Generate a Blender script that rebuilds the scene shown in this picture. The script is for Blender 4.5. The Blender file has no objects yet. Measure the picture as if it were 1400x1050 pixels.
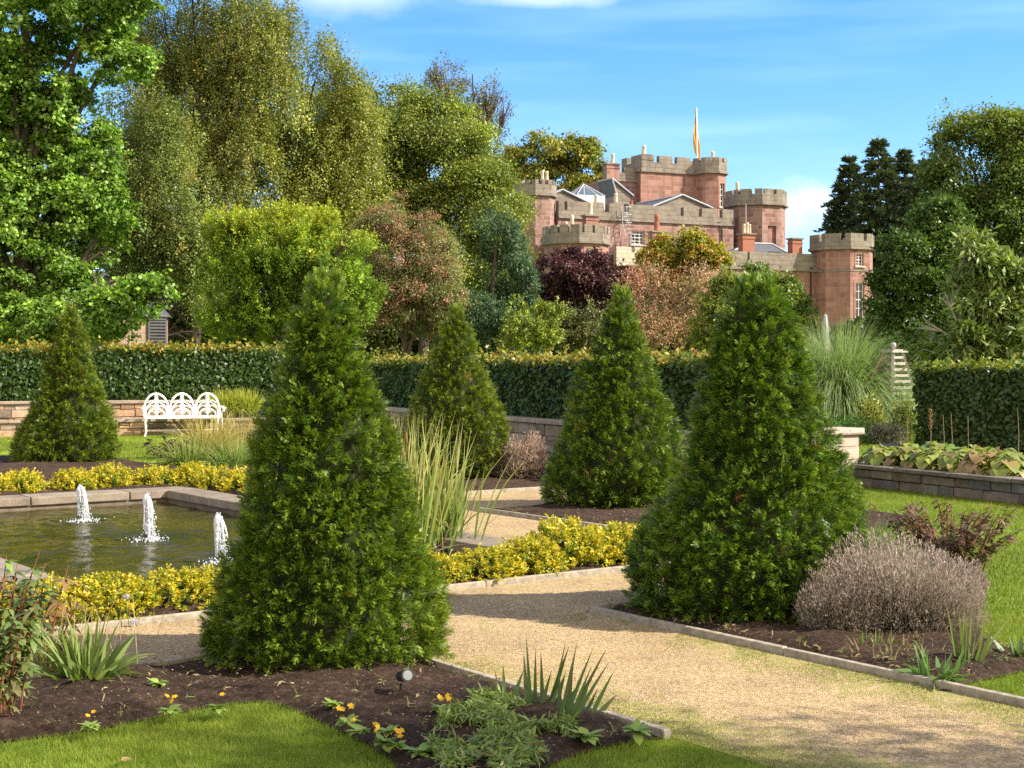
import bpy, math, random
import numpy as np
from mathutils import Vector, Matrix
from mathutils.geometry import delaunay_2d_cdt

R = math.radians
PI = math.pi
sc = bpy.context.scene
COL = sc.collection
rs = np.random.RandomState(7)
random.seed(7)

# ------------------------------------------------------------------ camera
F, EYE = 2000.0, 1.65                     # focal length in photo pixels, eye height
PITCH = math.atan(27 / F)
cam_d = bpy.data.cameras.new('camera')
cam_d.sensor_width = 36
cam_d.lens = 36 * F / 1400
cam_d.clip_start = 0.1
cam_d.clip_end = 5000
cam = bpy.data.objects.new('camera', cam_d)
COL.objects.link(cam)
cam.location = (0, 0, EYE)
cam.rotation_euler = (PI / 2 - PITCH, 0, 0)
sc.camera = cam

# ------------------------------------------------------------------ light
SUN_EL, SUN_DIR = R(36), Vector((0.985, -0.17, 0)).normalized()
SUN_V = Vector((SUN_DIR.x * math.cos(SUN_EL), SUN_DIR.y * math.cos(SUN_EL), math.sin(SUN_EL)))
sun_d = bpy.data.lights.new('sun', 'SUN')
sun_d.energy = 5.0
sun_d.angle = R(0.5)
sun_d.color = (1.0, 0.91, 0.76)
sun = bpy.data.objects.new('sun', sun_d)
COL.objects.link(sun)
sun.rotation_euler = SUN_V.to_track_quat('Z', 'Y').to_euler()
sun.location = (60, -10, 60)

world = bpy.data.worlds.new('World')
sc.world = world
world.use_nodes = True
wn = world.node_tree
wn.nodes.clear()


def nd(nt, kind, ins=None, **props):
    n = nt.nodes.new(kind)
    for k, v in props.items():
        setattr(n, k, v)
    for k, v in (ins or {}).items():
        s = n.inputs[k]
        if isinstance(v, bpy.types.NodeSocket):
            nt.links.new(v, s)
        else:
            s.default_value = v
    return n


def ramp(nt, fac, stops):
    n = nt.nodes.new('ShaderNodeValToRGB')
    el = n.color_ramp.elements
    while len(el) < len(stops):
        el.new(0.5)
    for e, (p, c) in zip(el, stops):
        e.position = p
        e.color = (c[0], c[1], c[2], 1) if len(c) == 3 else c
    nt.links.new(fac, n.inputs[0])
    return n.outputs[0]


def mixc(nt, fac, a, b, mode='MIX'):
    n = nt.nodes.new('ShaderNodeMix')
    n.data_type = 'RGBA'
    n.blend_type = mode
    for s, v in ((n.inputs[0], fac), (n.inputs[6], a), (n.inputs[7], b)):
        if isinstance(v, bpy.types.NodeSocket):
            nt.links.new(v, s)
        elif isinstance(v, (int, float)):
            s.default_value = v
        else:
            s.default_value = (*v, 1) if len(v) == 3 else v
    return n.outputs[2]


def math_n(nt, op, a, b=None):
    n = nt.nodes.new('ShaderNodeMath')
    n.operation = op
    for s, v in ((n.inputs[0], a), (n.inputs[1], b)):
        if v is None:
            continue
        if isinstance(v, bpy.types.NodeSocket):
            nt.links.new(v, s)
        else:
            s.default_value = v
    return n.outputs[0]


sky = nd(wn, 'ShaderNodeTexSky', sky_type='NISHITA', sun_disc=False, sun_elevation=SUN_EL,
         sun_rotation=R(99.8), altitude=50, air_density=1.0, dust_density=0.3, ozone_density=2.5)
tc = nd(wn, 'ShaderNodeTexCoord')
gen = tc.outputs['Generated']
# thin streaks high up and a few puffs low down, laid out by direction in the sky
mp = nd(wn, 'ShaderNodeMapping', {'Vector': gen, 'Scale': (3.0, 3.0, 26.0), 'Rotation': (0, R(4), 0)})
st = nd(wn, 'ShaderNodeTexNoise', {'Vector': mp.outputs[0], 'Scale': 1.3, 'Detail': 4.0, 'Roughness': 0.5})
streak = ramp(wn, st.outputs[0], [(0.45, (0, 0, 0)), (0.78, (0.28, 0.28, 0.28))])
pn = nd(wn, 'ShaderNodeTexNoise', {'Vector': gen, 'Scale': 26.0, 'Detail': 6.0, 'Roughness': 0.6})


def sky_dir(px, py):
    x, y = (px - 700) / F, (525 - py) / F
    v = Vector((x, math.cos(PITCH) + y * math.sin(PITCH), -math.sin(PITCH) + y * math.cos(PITCH)))
    return v.normalized()


def puff(px, py, sx, sz, soft):
    c = sky_dir(px, py)
    sub = nd(wn, 'ShaderNodeVectorMath', {0: gen, 1: tuple(c)}, operation='SUBTRACT')
    scl = nd(wn, 'ShaderNodeVectorMath', {0: sub.outputs[0], 1: (1 / sx, 1 / sx, 1 / sz)}, operation='MULTIPLY')
    ln = nd(wn, 'ShaderNodeVectorMath', {0: scl.outputs[0]}, operation='LENGTH')
    d = math_n(wn, 'SUBTRACT', 1.0, ln.outputs['Value'])
    w = math_n(wn, 'MULTIPLY', math_n(wn, 'SUBTRACT', pn.outputs[0], 0.5), soft)
    s = math_n(wn, 'ADD', d, w)
    return ramp(wn, s, [(0.0, (0, 0, 0)), (0.75, (1, 1, 1))])


skyc = nd(wn, 'ShaderNodeHueSaturation', {'Color': sky.outputs[0], 'Saturation': 1.35, 'Value': 1.08}).outputs[0]
skyc = mixc(wn, 1.0, skyc, (0.88, 0.94, 1.10), 'MULTIPLY')
skyc = mixc(wn, streak, skyc, (4.6, 6.6, 8.4))
cloud = (6.6, 7.0, 7.8)
for args in ((480, -8, .060, .017, 1.2), (1080, 288, .042, .019, 2.0), (1120, 275, .022, .012, 2.0), (740, 0, .06, .006, 1.0)):
    skyc = mixc(wn, math_n(wn, 'MULTIPLY', puff(*args), 0.42), skyc, cloud)
# unseen broken cloud behind the viewer, added to fill the shadows with soft light
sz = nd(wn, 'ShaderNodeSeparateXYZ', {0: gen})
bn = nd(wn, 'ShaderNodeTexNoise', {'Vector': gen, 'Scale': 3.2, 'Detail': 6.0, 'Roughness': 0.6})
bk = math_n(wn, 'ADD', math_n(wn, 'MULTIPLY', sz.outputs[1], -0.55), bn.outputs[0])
fill_cloud = ramp(wn, bk, [(0.50, (0, 0, 0)), (0.73, (0.9, 0.9, 0.9))])
skyc = mixc(wn, fill_cloud, skyc, (9.4, 8.1, 6.8))
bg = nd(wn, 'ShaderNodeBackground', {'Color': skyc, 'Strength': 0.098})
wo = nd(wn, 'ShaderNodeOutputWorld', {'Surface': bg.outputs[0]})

sc.view_settings.view_transform = 'Standard'
sc.view_settings.look = 'None'
sc.view_settings.exposure = 1.15
sc.view_settings.gamma = 1.0
sc.view_settings.use_curve_mapping = False
sc.cycles.max_bounces = 6
sc.cycles.diffuse_bounces = 3
sc.cycles.glossy_bounces = 3
sc.cycles.transmission_bounces = 4
sc.cycles.transparent_max_bounces = 4
sc.cycles.use_denoising = False
sc.cycles.caustics_reflective = False
sc.cycles.caustics_refractive = False

# ------------------------------------------------------------------ placing helpers


def ray(px, py):
    x, y = (px - 700) / F, (525 - py) / F
    return np.array([x, math.cos(PITCH) + y * math.sin(PITCH), -math.sin(PITCH) + y * math.cos(PITCH)])


def at(px, py, Z):
    d = ray(px, py)
    d = d * (Z / d[1])
    return np.array([d[0], d[1], EYE + d[2]])


def gnd(px, py, z=0.0):
    d = ray(px, py)
    s = (z - EYE) / d[2]
    return np.array([d[0] * s, d[1] * s, z])


V2 = np.array([0.588, -0.809])
NV = np.array([0.809, 0.588])
PC = np.array([-4.40, 18.6])


def gp(n, t, z=0.0):                       # garden frame: n across the pond, t along it
    p = PC + t * V2 + (n - 7.38) * NV
    return np.array([p[0], p[1], z])


def to_nt(x, y):
    d = np.stack([np.asarray(x) - PC[0], np.asarray(y) - PC[1]], -1)
    return d @ NV + 7.38, d @ V2


# ------------------------------------------------------------------ object helpers


def thing(name, label, cat, loc=(0, 0, 0), group=None, rotz=0):
    o = bpy.data.objects.new(name, None)
    o.empty_display_size = 0.2
    COL.objects.link(o)
    o.location = tuple(float(v) for v in loc)
    o.rotation_euler = (0, 0, rotz)
    o['label'] = label
    o['category'] = cat
    if group:
        o['group'] = group
    return o


def tag(o, label, cat, group=None):
    o['label'] = label
    o['category'] = cat
    if group:
        o['group'] = group
    return o


def kind(o, k):
    o['kind'] = k
    return o


def np_mesh(name, V, Fl, nsides, mat, parent=None, colors=None, origin=None, smooth=False):
    """V (n,3), Fl (m,nsides) -> one mesh object; origin is subtracted from V."""
    V = np.asarray(V, np.float32)
    if origin is not None:
        V = V - np.asarray(origin, np.float32)
    me = bpy.data.meshes.new(name)
    m = len(Fl)
    me.vertices.add(len(V))
    me.vertices.foreach_set('co', V.ravel())
    me.loops.add(m * nsides)
    me.loops.foreach_set('vertex_index', np.asarray(Fl, np.int32).ravel())
    me.polygons.add(m)
    me.polygons.foreach_set('loop_start', np.arange(0, m * nsides, nsides, dtype=np.int32))
    me.polygons.foreach_set('loop_total', np.full(m, nsides, np.int32))
    if smooth:
        me.polygons.foreach_set('use_smooth', np.ones(m, bool))
    me.update(calc_edges=True)
    if colors is not None:
        at_ = me.color_attributes.new('Col', 'FLOAT_COLOR', 'POINT')
        c = np.ones((len(V), 4), np.float32)
        c[:, :3] = colors
        at_.data.foreach_set('color', c.ravel())
    me.materials.append(mat)
    o = bpy.data.objects.new(name, me)
    COL.objects.link(o)
    if parent is not None:
        o.parent = parent
    return o


class MB:
    def __init__(self):
        self.v, self.f, self.c = [], [], []

    def add(self, vs, fs, col=None):
        b = len(self.v)
        self.v += [tuple(float(a) for a in p) for p in vs]
        self.f += [tuple(b + i for i in f) for f in fs]
        self.c += [col if col is not None else (1, 1, 1)] * len(vs)

    def box(self, c, s, rot=0.0, col=None, jit=0.0):
        hx, hy, hz = s[0] / 2, s[1] / 2, s[2] / 2
        ca, sa = math.cos(rot), math.sin(rot)
        vs = []
        for x, y, z in ((-1, -1, -1), (1, -1, -1), (1, 1, -1), (-1, 1, -1), (-1, -1, 1), (1, -1, 1), (1, 1, 1), (-1, 1, 1)):
            X, Y, Z_ = x * hx, y * hy, z * hz
            if jit:
                X += random.uniform(-jit, jit); Y += random.uniform(-jit, jit); Z_ += random.uniform(-jit, jit)
            vs.append((c[0] + X * ca - Y * sa, c[1] + X * sa + Y * ca, c[2] + Z_))
        self.add(vs, [(0, 3, 2, 1), (4, 5, 6, 7), (0, 1, 5, 4), (1, 2, 6, 5), (2, 3, 7, 6), (3, 0, 4, 7)], col)

    def tube(self, pts, rad, n=8, cap=True, col=None):
        pts = [Vector(tuple(float(a) for a in p)) for p in pts]
        k = len(pts)
        if not hasattr(rad, '__len__'):
            rad = [rad] * k
        up = Vector((0, 0, 1))
        vs, fs = [], []
        prev = None
        for i in range(k):
            d = (pts[min(i + 1, k - 1)] - pts[max(i - 1, 0)])
            d = d.normalized() if d.length > 1e-9 else Vector((0, 0, 1))
            if prev is None:
                a = d.cross(up) if abs(d.z) < 0.95 else d.cross(Vector((1, 0, 0)))
            else:
                a = prev - d * prev.dot(d)
                if a.length < 1e-6:
                    a = d.cross(Vector((1, 0.3, 0)))
            a.normalize()
            prev = a
            b = d.cross(a)
            for j in range(n):
                t = 2 * PI * j / n
                vs.append(pts[i] + (a * math.cos(t) + b * math.sin(t)) * rad[i])
        for i in range(k - 1):
            for j in range(n):
                j2 = (j + 1) % n
                fs.append((i * n + j, i * n + j2, (i + 1) * n + j2, (i + 1) * n + j))
        if cap:
            fs.append(tuple(reversed(range(n))))
            fs.append(tuple((k - 1) * n + j for j in range(n)))
        self.add(vs, fs, col)

    def lathe(self, prof, n=16, c=(0, 0, 0), col=None, wob=None):
        vs, fs = [], []
        for i, (r, z) in enumerate(prof):
            for j in range(n):
                t = 2 * PI * j / n
                rr = r if wob is None else r * wob(t, z)
                vs.append((c[0] + rr * math.cos(t), c[1] + rr * math.sin(t), c[2] + z))
        for i in range(len(prof) - 1):
            for j in range(n):
                j2 = (j + 1) % n
                fs.append((i * n + j, i * n + j2, (i + 1) * n + j2, (i + 1) * n + j))
        fs.append(tuple(reversed(range(n))))
        fs.append(tuple((len(prof) - 1) * n + j for j in range(n)))
        self.add(vs, fs, col)

    def prism(self, poly, z0, z1, col=None):
        n = len(poly)
        vs = [(p[0], p[1], z0) for p in poly] + [(p[0], p[1], z1) for p in poly]
        fs = [(i, (i + 1) % n, n + (i + 1) % n, n + i) for i in range(n)]
        fs += [tuple(reversed(range(n))), tuple(range(n, 2 * n))]
        self.add(vs, fs, col)

    def build(self, name, mat, parent=None, origin=None, uv=False, smooth=False, bevel=0.0):
        o3 = (0, 0, 0) if origin is None else tuple(float(a) for a in origin)
        me = bpy.data.meshes.new(name)
        me.from_pydata([(p[0] - o3[0], p[1] - o3[1], p[2] - o3[2]) for p in self.v], [], self.f)
        at_ = me.color_attributes.new('Col', 'FLOAT_COLOR', 'POINT')
        c = np.ones((len(self.v), 4), np.float32)
        c[:, :3] = np.array(self.c, np.float32)
        at_.data.foreach_set('color', c.ravel())
        me.materials.append(mat)
        me.update()
        if uv:
            ul = me.uv_layers.new(name='UVMap')
            for p in me.polygons:
                n = p.normal
                if abs(n.z) > 0.8:
                    for li in p.loop_indices:
                        co = me.vertices[me.loops[li].vertex_index].co
                        ul.data[li].uv = (co.x, co.y)
                else:
                    t = Vector((-n.y, n.x, 0)).normalized()
                    for li in p.loop_indices:
                        co = me.vertices[me.loops[li].vertex_index].co
                        ul.data[li].uv = (co.dot(t), co.z)
        if smooth:
            for p in me.polygons:
                p.use_smooth = True
        o = bpy.data.objects.new(name, me)
        COL.objects.link(o)
        if parent is not None:
            o.parent = parent
        if bevel:
            b = o.modifiers.new('bevel', 'BEVEL')
            b.width = bevel
            b.segments = 2
            b.limit_method = 'ANGLE'
        return o


def unit(a):
    return a / np.maximum(np.linalg.norm(a, axis=-1, keepdims=True), 1e-9)


def sph(k, r=rs):
    return unit(r.normal(size=(k, 3)))


class Waves:                                # cheap smooth 3D noise, about -1..1
    def __init__(self, freq, seed, n=7):
        q = np.random.RandomState(seed)
        self.k = q.normal(size=(n, 3)) * freq
        self.p = q.uniform(0, 6.28, n)

    def __call__(self, P):
        return np.sin(P @ self.k.T + self.p).mean(1) * 1.6


def pick(colors, k, r=rs, spread=1.0):
    """k colours mixed between the palette rows."""
    c = np.asarray(colors, float)
    w = r.dirichlet(np.full(len(c), 0.55), k)
    out = w @ c
    return np.clip(out * (1 + r.normal(0, .13 * spread, (k, 1))), 0.002, .95)


def leaf_mesh(name, P, D, N, L, W, C, mat, parent=None, origin=None, fold=.18):
    """diamond leaves folded along the midrib"""
    D = unit(D)
    S = unit(np.cross(D, N))
    Nn = np.cross(S, D)
    L = np.asarray(L).reshape(-1, 1); W = np.asarray(W).reshape(-1, 1)
    k = len(P)
    V = np.empty((k, 4, 3), np.float32)
    V[:, 0] = P
    V[:, 1] = P + D * L * .45 + S * W * .5 + Nn * W * fold
    V[:, 2] = P + D * L
    V[:, 3] = P + D * L * .45 - S * W * .5 + Nn * W * fold
    Fl = np.arange(k * 4).reshape(k, 4)
    return np_mesh(name, V.reshape(-1, 3), Fl, 4, mat, parent, np.repeat(C, 4, 0), origin)


def blade_mesh(name, P, D, L, W, droop, C, mat, parent=None, origin=None, segs=5, tipC=None, widest=.3, side=None):
    """long curved strap leaves; droop bends them towards the ground"""
    D = unit(D)
    k = len(P)
    L = np.asarray(L).reshape(-1, 1); W = np.asarray(W).reshape(-1, 1); droop = np.asarray(droop).reshape(-1, 1)
    if side is None:
        S = unit(np.cross(D, sph(k)))
    else:
        S = unit(side)
    rows, cols = [], []
    pos = P.copy()
    cur = D.copy()
    for i in range(segs + 1):
        u = i / segs
        w = W * (min(1, .55 + u / widest * .45) if u < widest else max(0.03, 1 - ((u - widest) / (1 - widest)) ** 1.6))
        rows.append(np.stack([pos - S * w * .5, pos + S * w * .5], 1))
        cc = C if tipC is None else C * (1 - u ** 2) + tipC * u ** 2
        cols.append(np.stack([cc, cc], 1))
        cur = unit(cur + np.array([0, 0, -1.0]) * droop / segs)
        pos = pos + cur * L / segs
    V = np.stack(rows, 1).reshape(k, -1, 3)      # k, 2*(segs+1), 3
    Cc = np.stack(cols, 1).reshape(k, -1, 3)
    nv = 2 * (segs + 1)
    base = np.arange(k)[:, None] * nv
    fl = []
    for i in range(segs):
        fl.append(base + np.array([[2 * i, 2 * i + 1, 2 * i + 3, 2 * i + 2]]))
    Fl = np.concatenate(fl, 0)
    return np_mesh(name, V.reshape(-1, 3), Fl, 4, mat, parent, Cc.reshape(-1, 3), origin)


# ------------------------------------------------------------------ materials


def new_mat(name):
    m = bpy.data.materials.new(name)
    m.use_nodes = True
    m.node_tree.nodes.clear()
    return m, m.node_tree


def out(nt, sh, disp=None):
    o = nd(nt, 'ShaderNodeOutputMaterial', {'Surface': sh})
    return o


def leaf_mat(name, trans=.35, rough=.45, spec=.35, tint=(1.15, 1.25, .55)):
    m, nt = new_mat(name)
    a = nd(nt, 'ShaderNodeAttribute', attribute_name='Col').outputs['Color']
    p = nd(nt, 'ShaderNodeBsdfPrincipled', {'Base Color': a, 'Roughness': rough, 'Specular IOR Level': spec})
    tcol = mixc(nt, 1.0, a, tint, 'MULTIPLY')
    t = nd(nt, 'ShaderNodeBsdfTranslucent', {'Color': tcol})
    mx = nd(nt, 'ShaderNodeMixShader', {0: trans, 1: p.outputs[0], 2: t.outputs[0]})
    out(nt, mx.outputs[0])
    return m


M_LEAF = leaf_mat('broad_leaf')
M_YEW = leaf_mat('yew_needle', trans=.22, rough=.4, spec=.4)
M_CONIFER = leaf_mat('conifer_needle', trans=.15, rough=.5)
M_DRY = leaf_mat('dry_stem', trans=.2, rough=.7, spec=.15, tint=(1.1, 1.05, .9))
M_BLADE = leaf_mat('grass_blade', trans=.35, rough=.5, spec=.25)
M_GLOSSY = leaf_mat('glossy_leaf', trans=.3, rough=.42, spec=.32)


def simple(name, col, rough=.6, spec=.4, metal=0.0, var=.0, scale=8.0, bump=0.0, attr=False):
    m, nt = new_mat(name)
    c = (*col, 1)
    p = nd(nt, 'ShaderNodeBsdfPrincipled', {'Roughness': rough, 'Specular IOR Level': spec, 'Metallic': metal})
    tcn = nd(nt, 'ShaderNodeTexCoord').outputs['Object']
    nz = nd(nt, 'ShaderNodeTexNoise', {'Vector': tcn, 'Scale': scale, 'Detail': 6.0, 'Roughness': .65})
    lo, hi = tuple(x * (1 - var) for x in col), tuple(min(1, x * (1 + var)) for x in col)
    cc = ramp(nt, nz.outputs[0], [(.3, lo), (.7, hi)])
    if attr:
        a = nd(nt, 'ShaderNodeAttribute', attribute_name='Col').outputs['Color']
        cc = mixc(nt, 1.0, cc, a, 'MULTIPLY')
    nt.links.new(cc, p.inputs['Base Color'])
    if bump:
        b = nd(nt, 'ShaderNodeBump', {'Height': nz.outputs[0], 'Strength': bump, 'Distance': .02})
        nt.links.new(b.outputs[0], p.inputs['Normal'])
    out(nt, p.outputs[0])
    return m


M_BARK = simple('bark', (.075, .058, .042), .9, .2, var=.45, scale=9, bump=.6)
M_PALEBARK = simple('pale_bark', (.30, .27, .23), .85, .2, var=.4, scale=6, bump=.4)
M_TWIGS = simple('inner_twigs', (.026, .032, .012), .95, .05, var=.5, scale=14)
M_WHITE = simple('white_paint', (.80, .79, .76), .35, .5, var=.04, scale=20)
M_BLACK = simple('black_plastic', (.012, .012, .013), .35, .5)
M_LENS = simple('lamp_lens', (.20, .22, .23), .15, .6)
M_SLATE = simple('slate', (.085, .090, .105), .55, .4, var=.3, scale=3)
M_LEAD = simple('lead_flashing', (.42, .43, .46), .5, .4, var=.12, scale=4)
M_TERRA = simple('terracotta', (.28, .115, .075), .8, .2, var=.25, scale=5)
M_POT = simple('buff_chimney_pot', (.50, .42, .31), .8, .2, var=.25, scale=5)
M_GREYWOOD = simple('weathered_wood', (.40, .37, .34), .8, .2, var=.3, scale=14)
M_EDGE = simple('edging_board', (.30, .26, .20), .85, .2, var=.35, scale=18, bump=.4)
M_CANVAS = simple('grey_canvas', (.33, .33, .35), .9, .1, var=.1)
M_FLAG = simple('gold_flag', (.62, .33, .05), .7, .2, var=.2, scale=1.5)
M_IRON = simple('iron_pipe', (.03, .025, .025), .6, .3)


def stone_mat(name, dark, mid, light, scale=7.0, bump=.5):
    m, nt = new_mat(name)
    a = nd(nt, 'ShaderNodeAttribute', attribute_name='Col').outputs['Color']
    o = nd(nt, 'ShaderNodeTexCoord').outputs['Object']
    n1 = nd(nt, 'ShaderNodeTexNoise', {'Vector': o, 'Scale': scale, 'Detail': 8.0, 'Roughness': .7})
    n2 = nd(nt, 'ShaderNodeTexNoise', {'Vector': o, 'Scale': scale * 9, 'Detail': 4.0})
    c = ramp(nt, n1.outputs[0], [(.28, dark), (.5, mid), (.72, light)])
    c = mixc(nt, 1.0, c, a, 'MULTIPLY')
    c = mixc(nt, .25, c, n2.outputs[0], 'OVERLAY')
    p = nd(nt, 'ShaderNodeBsdfPrincipled', {'Base Color': c, 'Roughness': .88, 'Specular IOR Level': .2})
    h = math_n(nt, 'ADD', n1.outputs[0], math_n(nt, 'MULTIPLY', n2.outputs[0], .4))
    b = nd(nt, 'ShaderNodeBump', {'Height': h, 'Strength': bump, 'Distance': .02})
    nt.links.new(b.outputs[0], p.inputs['Normal'])
    out(nt, p.outputs[0])
    return m


M_STONE = stone_mat('rubble_stone', (.17, .14, .11), (.30, .25, .20), (.42, .36, .29))
M_COPING = stone_mat('coping_stone', (.20, .165, .13), (.30, .25, .20), (.40, .34, .28), 5)
M_KERB = stone_mat('pond_kerb_stone', (.13, .11, .085), (.215, .18, .14), (.29, .25, .195), 4)


def masonry(name, cols, bw, bh, mort, lichen=None, lichen_amt=.5, z_lo=None):
    m, nt = new_mat(name)
    uv = nd(nt, 'ShaderNodeTexCoord').outputs['UV']
    ob = nd(nt, 'ShaderNodeTexCoord').outputs['Object']
    wz = nd(nt, 'ShaderNodeTexNoise', {'Vector': uv, 'Scale': .8, 'Detail': 2.0})
    wv = nd(nt, 'ShaderNodeVectorMath', {0: wz.outputs['Color'], 1: (.22, .06, 0)}, operation='MULTIPLY')
    wu = nd(nt, 'ShaderNodeVectorMath', {0: uv, 1: wv.outputs[0]}, operation='ADD').outputs[0]
    br = nd(nt, 'ShaderNodeTexBrick', {'Vector': wu, 'Color1': (*cols[0], 1), 'Color2': (*cols[1], 1), 'Mortar': (*mort, 1),
                                       'Scale': 1.0, 'Mortar Size': .03, 'Mortar Smooth': .3, 'Bias': 0.0,
                                       'Brick Width': bw, 'Row Height': bh}, offset=.43, squash=.8, squash_frequency=3)
    n1 = nd(nt, 'ShaderNodeTexNoise', {'Vector': ob, 'Scale': .45, 'Detail': 6.0, 'Roughness': .65})
    n2 = nd(nt, 'ShaderNodeTexNoise', {'Vector': ob, 'Scale': 3.2, 'Detail': 6.0, 'Roughness': .7})
    c = mixc(nt, ramp(nt, n1.outputs[0], [(.4, (0, 0, 0)), (.7, (.5, .5, .5))]), br.outputs[0], cols[2])
    sv = nd(nt, 'ShaderNodeMapping', {'Vector': uv, 'Scale': (1.1, .22, 1.0)})
    n4 = nd(nt, 'ShaderNodeTexNoise', {'Vector': sv.outputs[0], 'Scale': 1.0, 'Detail': 6.0, 'Roughness': .7})
    c = mixc(nt, ramp(nt, n4.outputs[0], [(.48, (0, 0, 0)), (.68, (.6, .6, .6))]), c, cols[3])
    c = mixc(nt, ramp(nt, n2.outputs[0], [(.55, (0, 0, 0)), (.75, (.5, .5, .5))]), c, cols[3])
    if lichen:
        n3 = nd(nt, 'ShaderNodeTexNoise', {'Vector': ob, 'Scale': 1.3, 'Detail': 8.0, 'Roughness': .75})
        c = mixc(nt, ramp(nt, n3.outputs[0], [(.42, (0, 0, 0)), (.62, (lichen_amt,) * 3)]), c, lichen)
    p = nd(nt, 'ShaderNodeBsdfPrincipled', {'Base Color': c, 'Roughness': .9, 'Specular IOR Level': .15})
    h = math_n(nt, 'SUBTRACT', math_n(nt, 'MULTIPLY', n2.outputs[0], .5), br.outputs['Fac'])
    b = nd(nt, 'ShaderNodeBump', {'Height': h, 'Strength': .6, 'Distance': .05})
    nt.links.new(b.outputs[0], p.inputs['Normal'])
    out(nt, p.outputs[0])
    return m


M_RED = masonry('red_sandstone', [(.32, .19, .155), (.165, .085, .072), (.29, .205, .17), (.095, .06, .055)], .9, .42, (.35, .275, .235))
M_REDSMOOTH = masonry('dressed_red_sandstone', [(.345, .18, .14), (.195, .095, .075), (.31, .20, .16), (.12, .07, .06)], 1.0, .48, (.34, .24, .20))
M_PARAPET = masonry('lichened_parapet_stone', [(.22, .18, .145), (.15, .122, .10), (.25, .21, .17), (.075, .065, .056)], 1.0, .45, (.12, .10, .085), (.27, .25, .205), .5)
M_PINK = masonry('pale_pink_rubble', [(.40, .27, .21), (.30, .19, .145), (.36, .27, .22), (.17, .12, .10)], .5, .24, (.34, .26, .21))
M_PALE = masonry('pale_ashlar', [(.50, .43, .36), (.43, .37, .30), (.50, .40, .32), (.26, .22, .18)], .9, .40, (.33, .27, .22), (.42, .40, .28), .4)
M_BLOCK = masonry('pale_block_wall', [(.50, .36, .29), (.44, .32, .26), (.47, .37, .31), (.30, .22, .18)], .45, .2, (.36, .30, .24))


def window_mat():
    m, nt = new_mat('window_glass')
    p = nd(nt, 'ShaderNodeBsdfPrincipled', {'Base Color': (.018, .022, .028, 1), 'Roughness': .06, 'Specular IOR Level': .8})
    out(nt, p.outputs[0])
    return m


M_GLASS = window_mat()


def roof_glass():
    m, nt = new_mat('roof_glass')
    ob = nd(nt, 'ShaderNodeTexCoord').outputs['Object']
    p = nd(nt, 'ShaderNodeBsdfPrincipled', {'Base Color': (.07, .095, .11, 1), 'Roughness': .3, 'Specular IOR Level': .8})
    out(nt, p.outputs[0])
    return m


M_ROOFGLASS = roof_glass()


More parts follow.
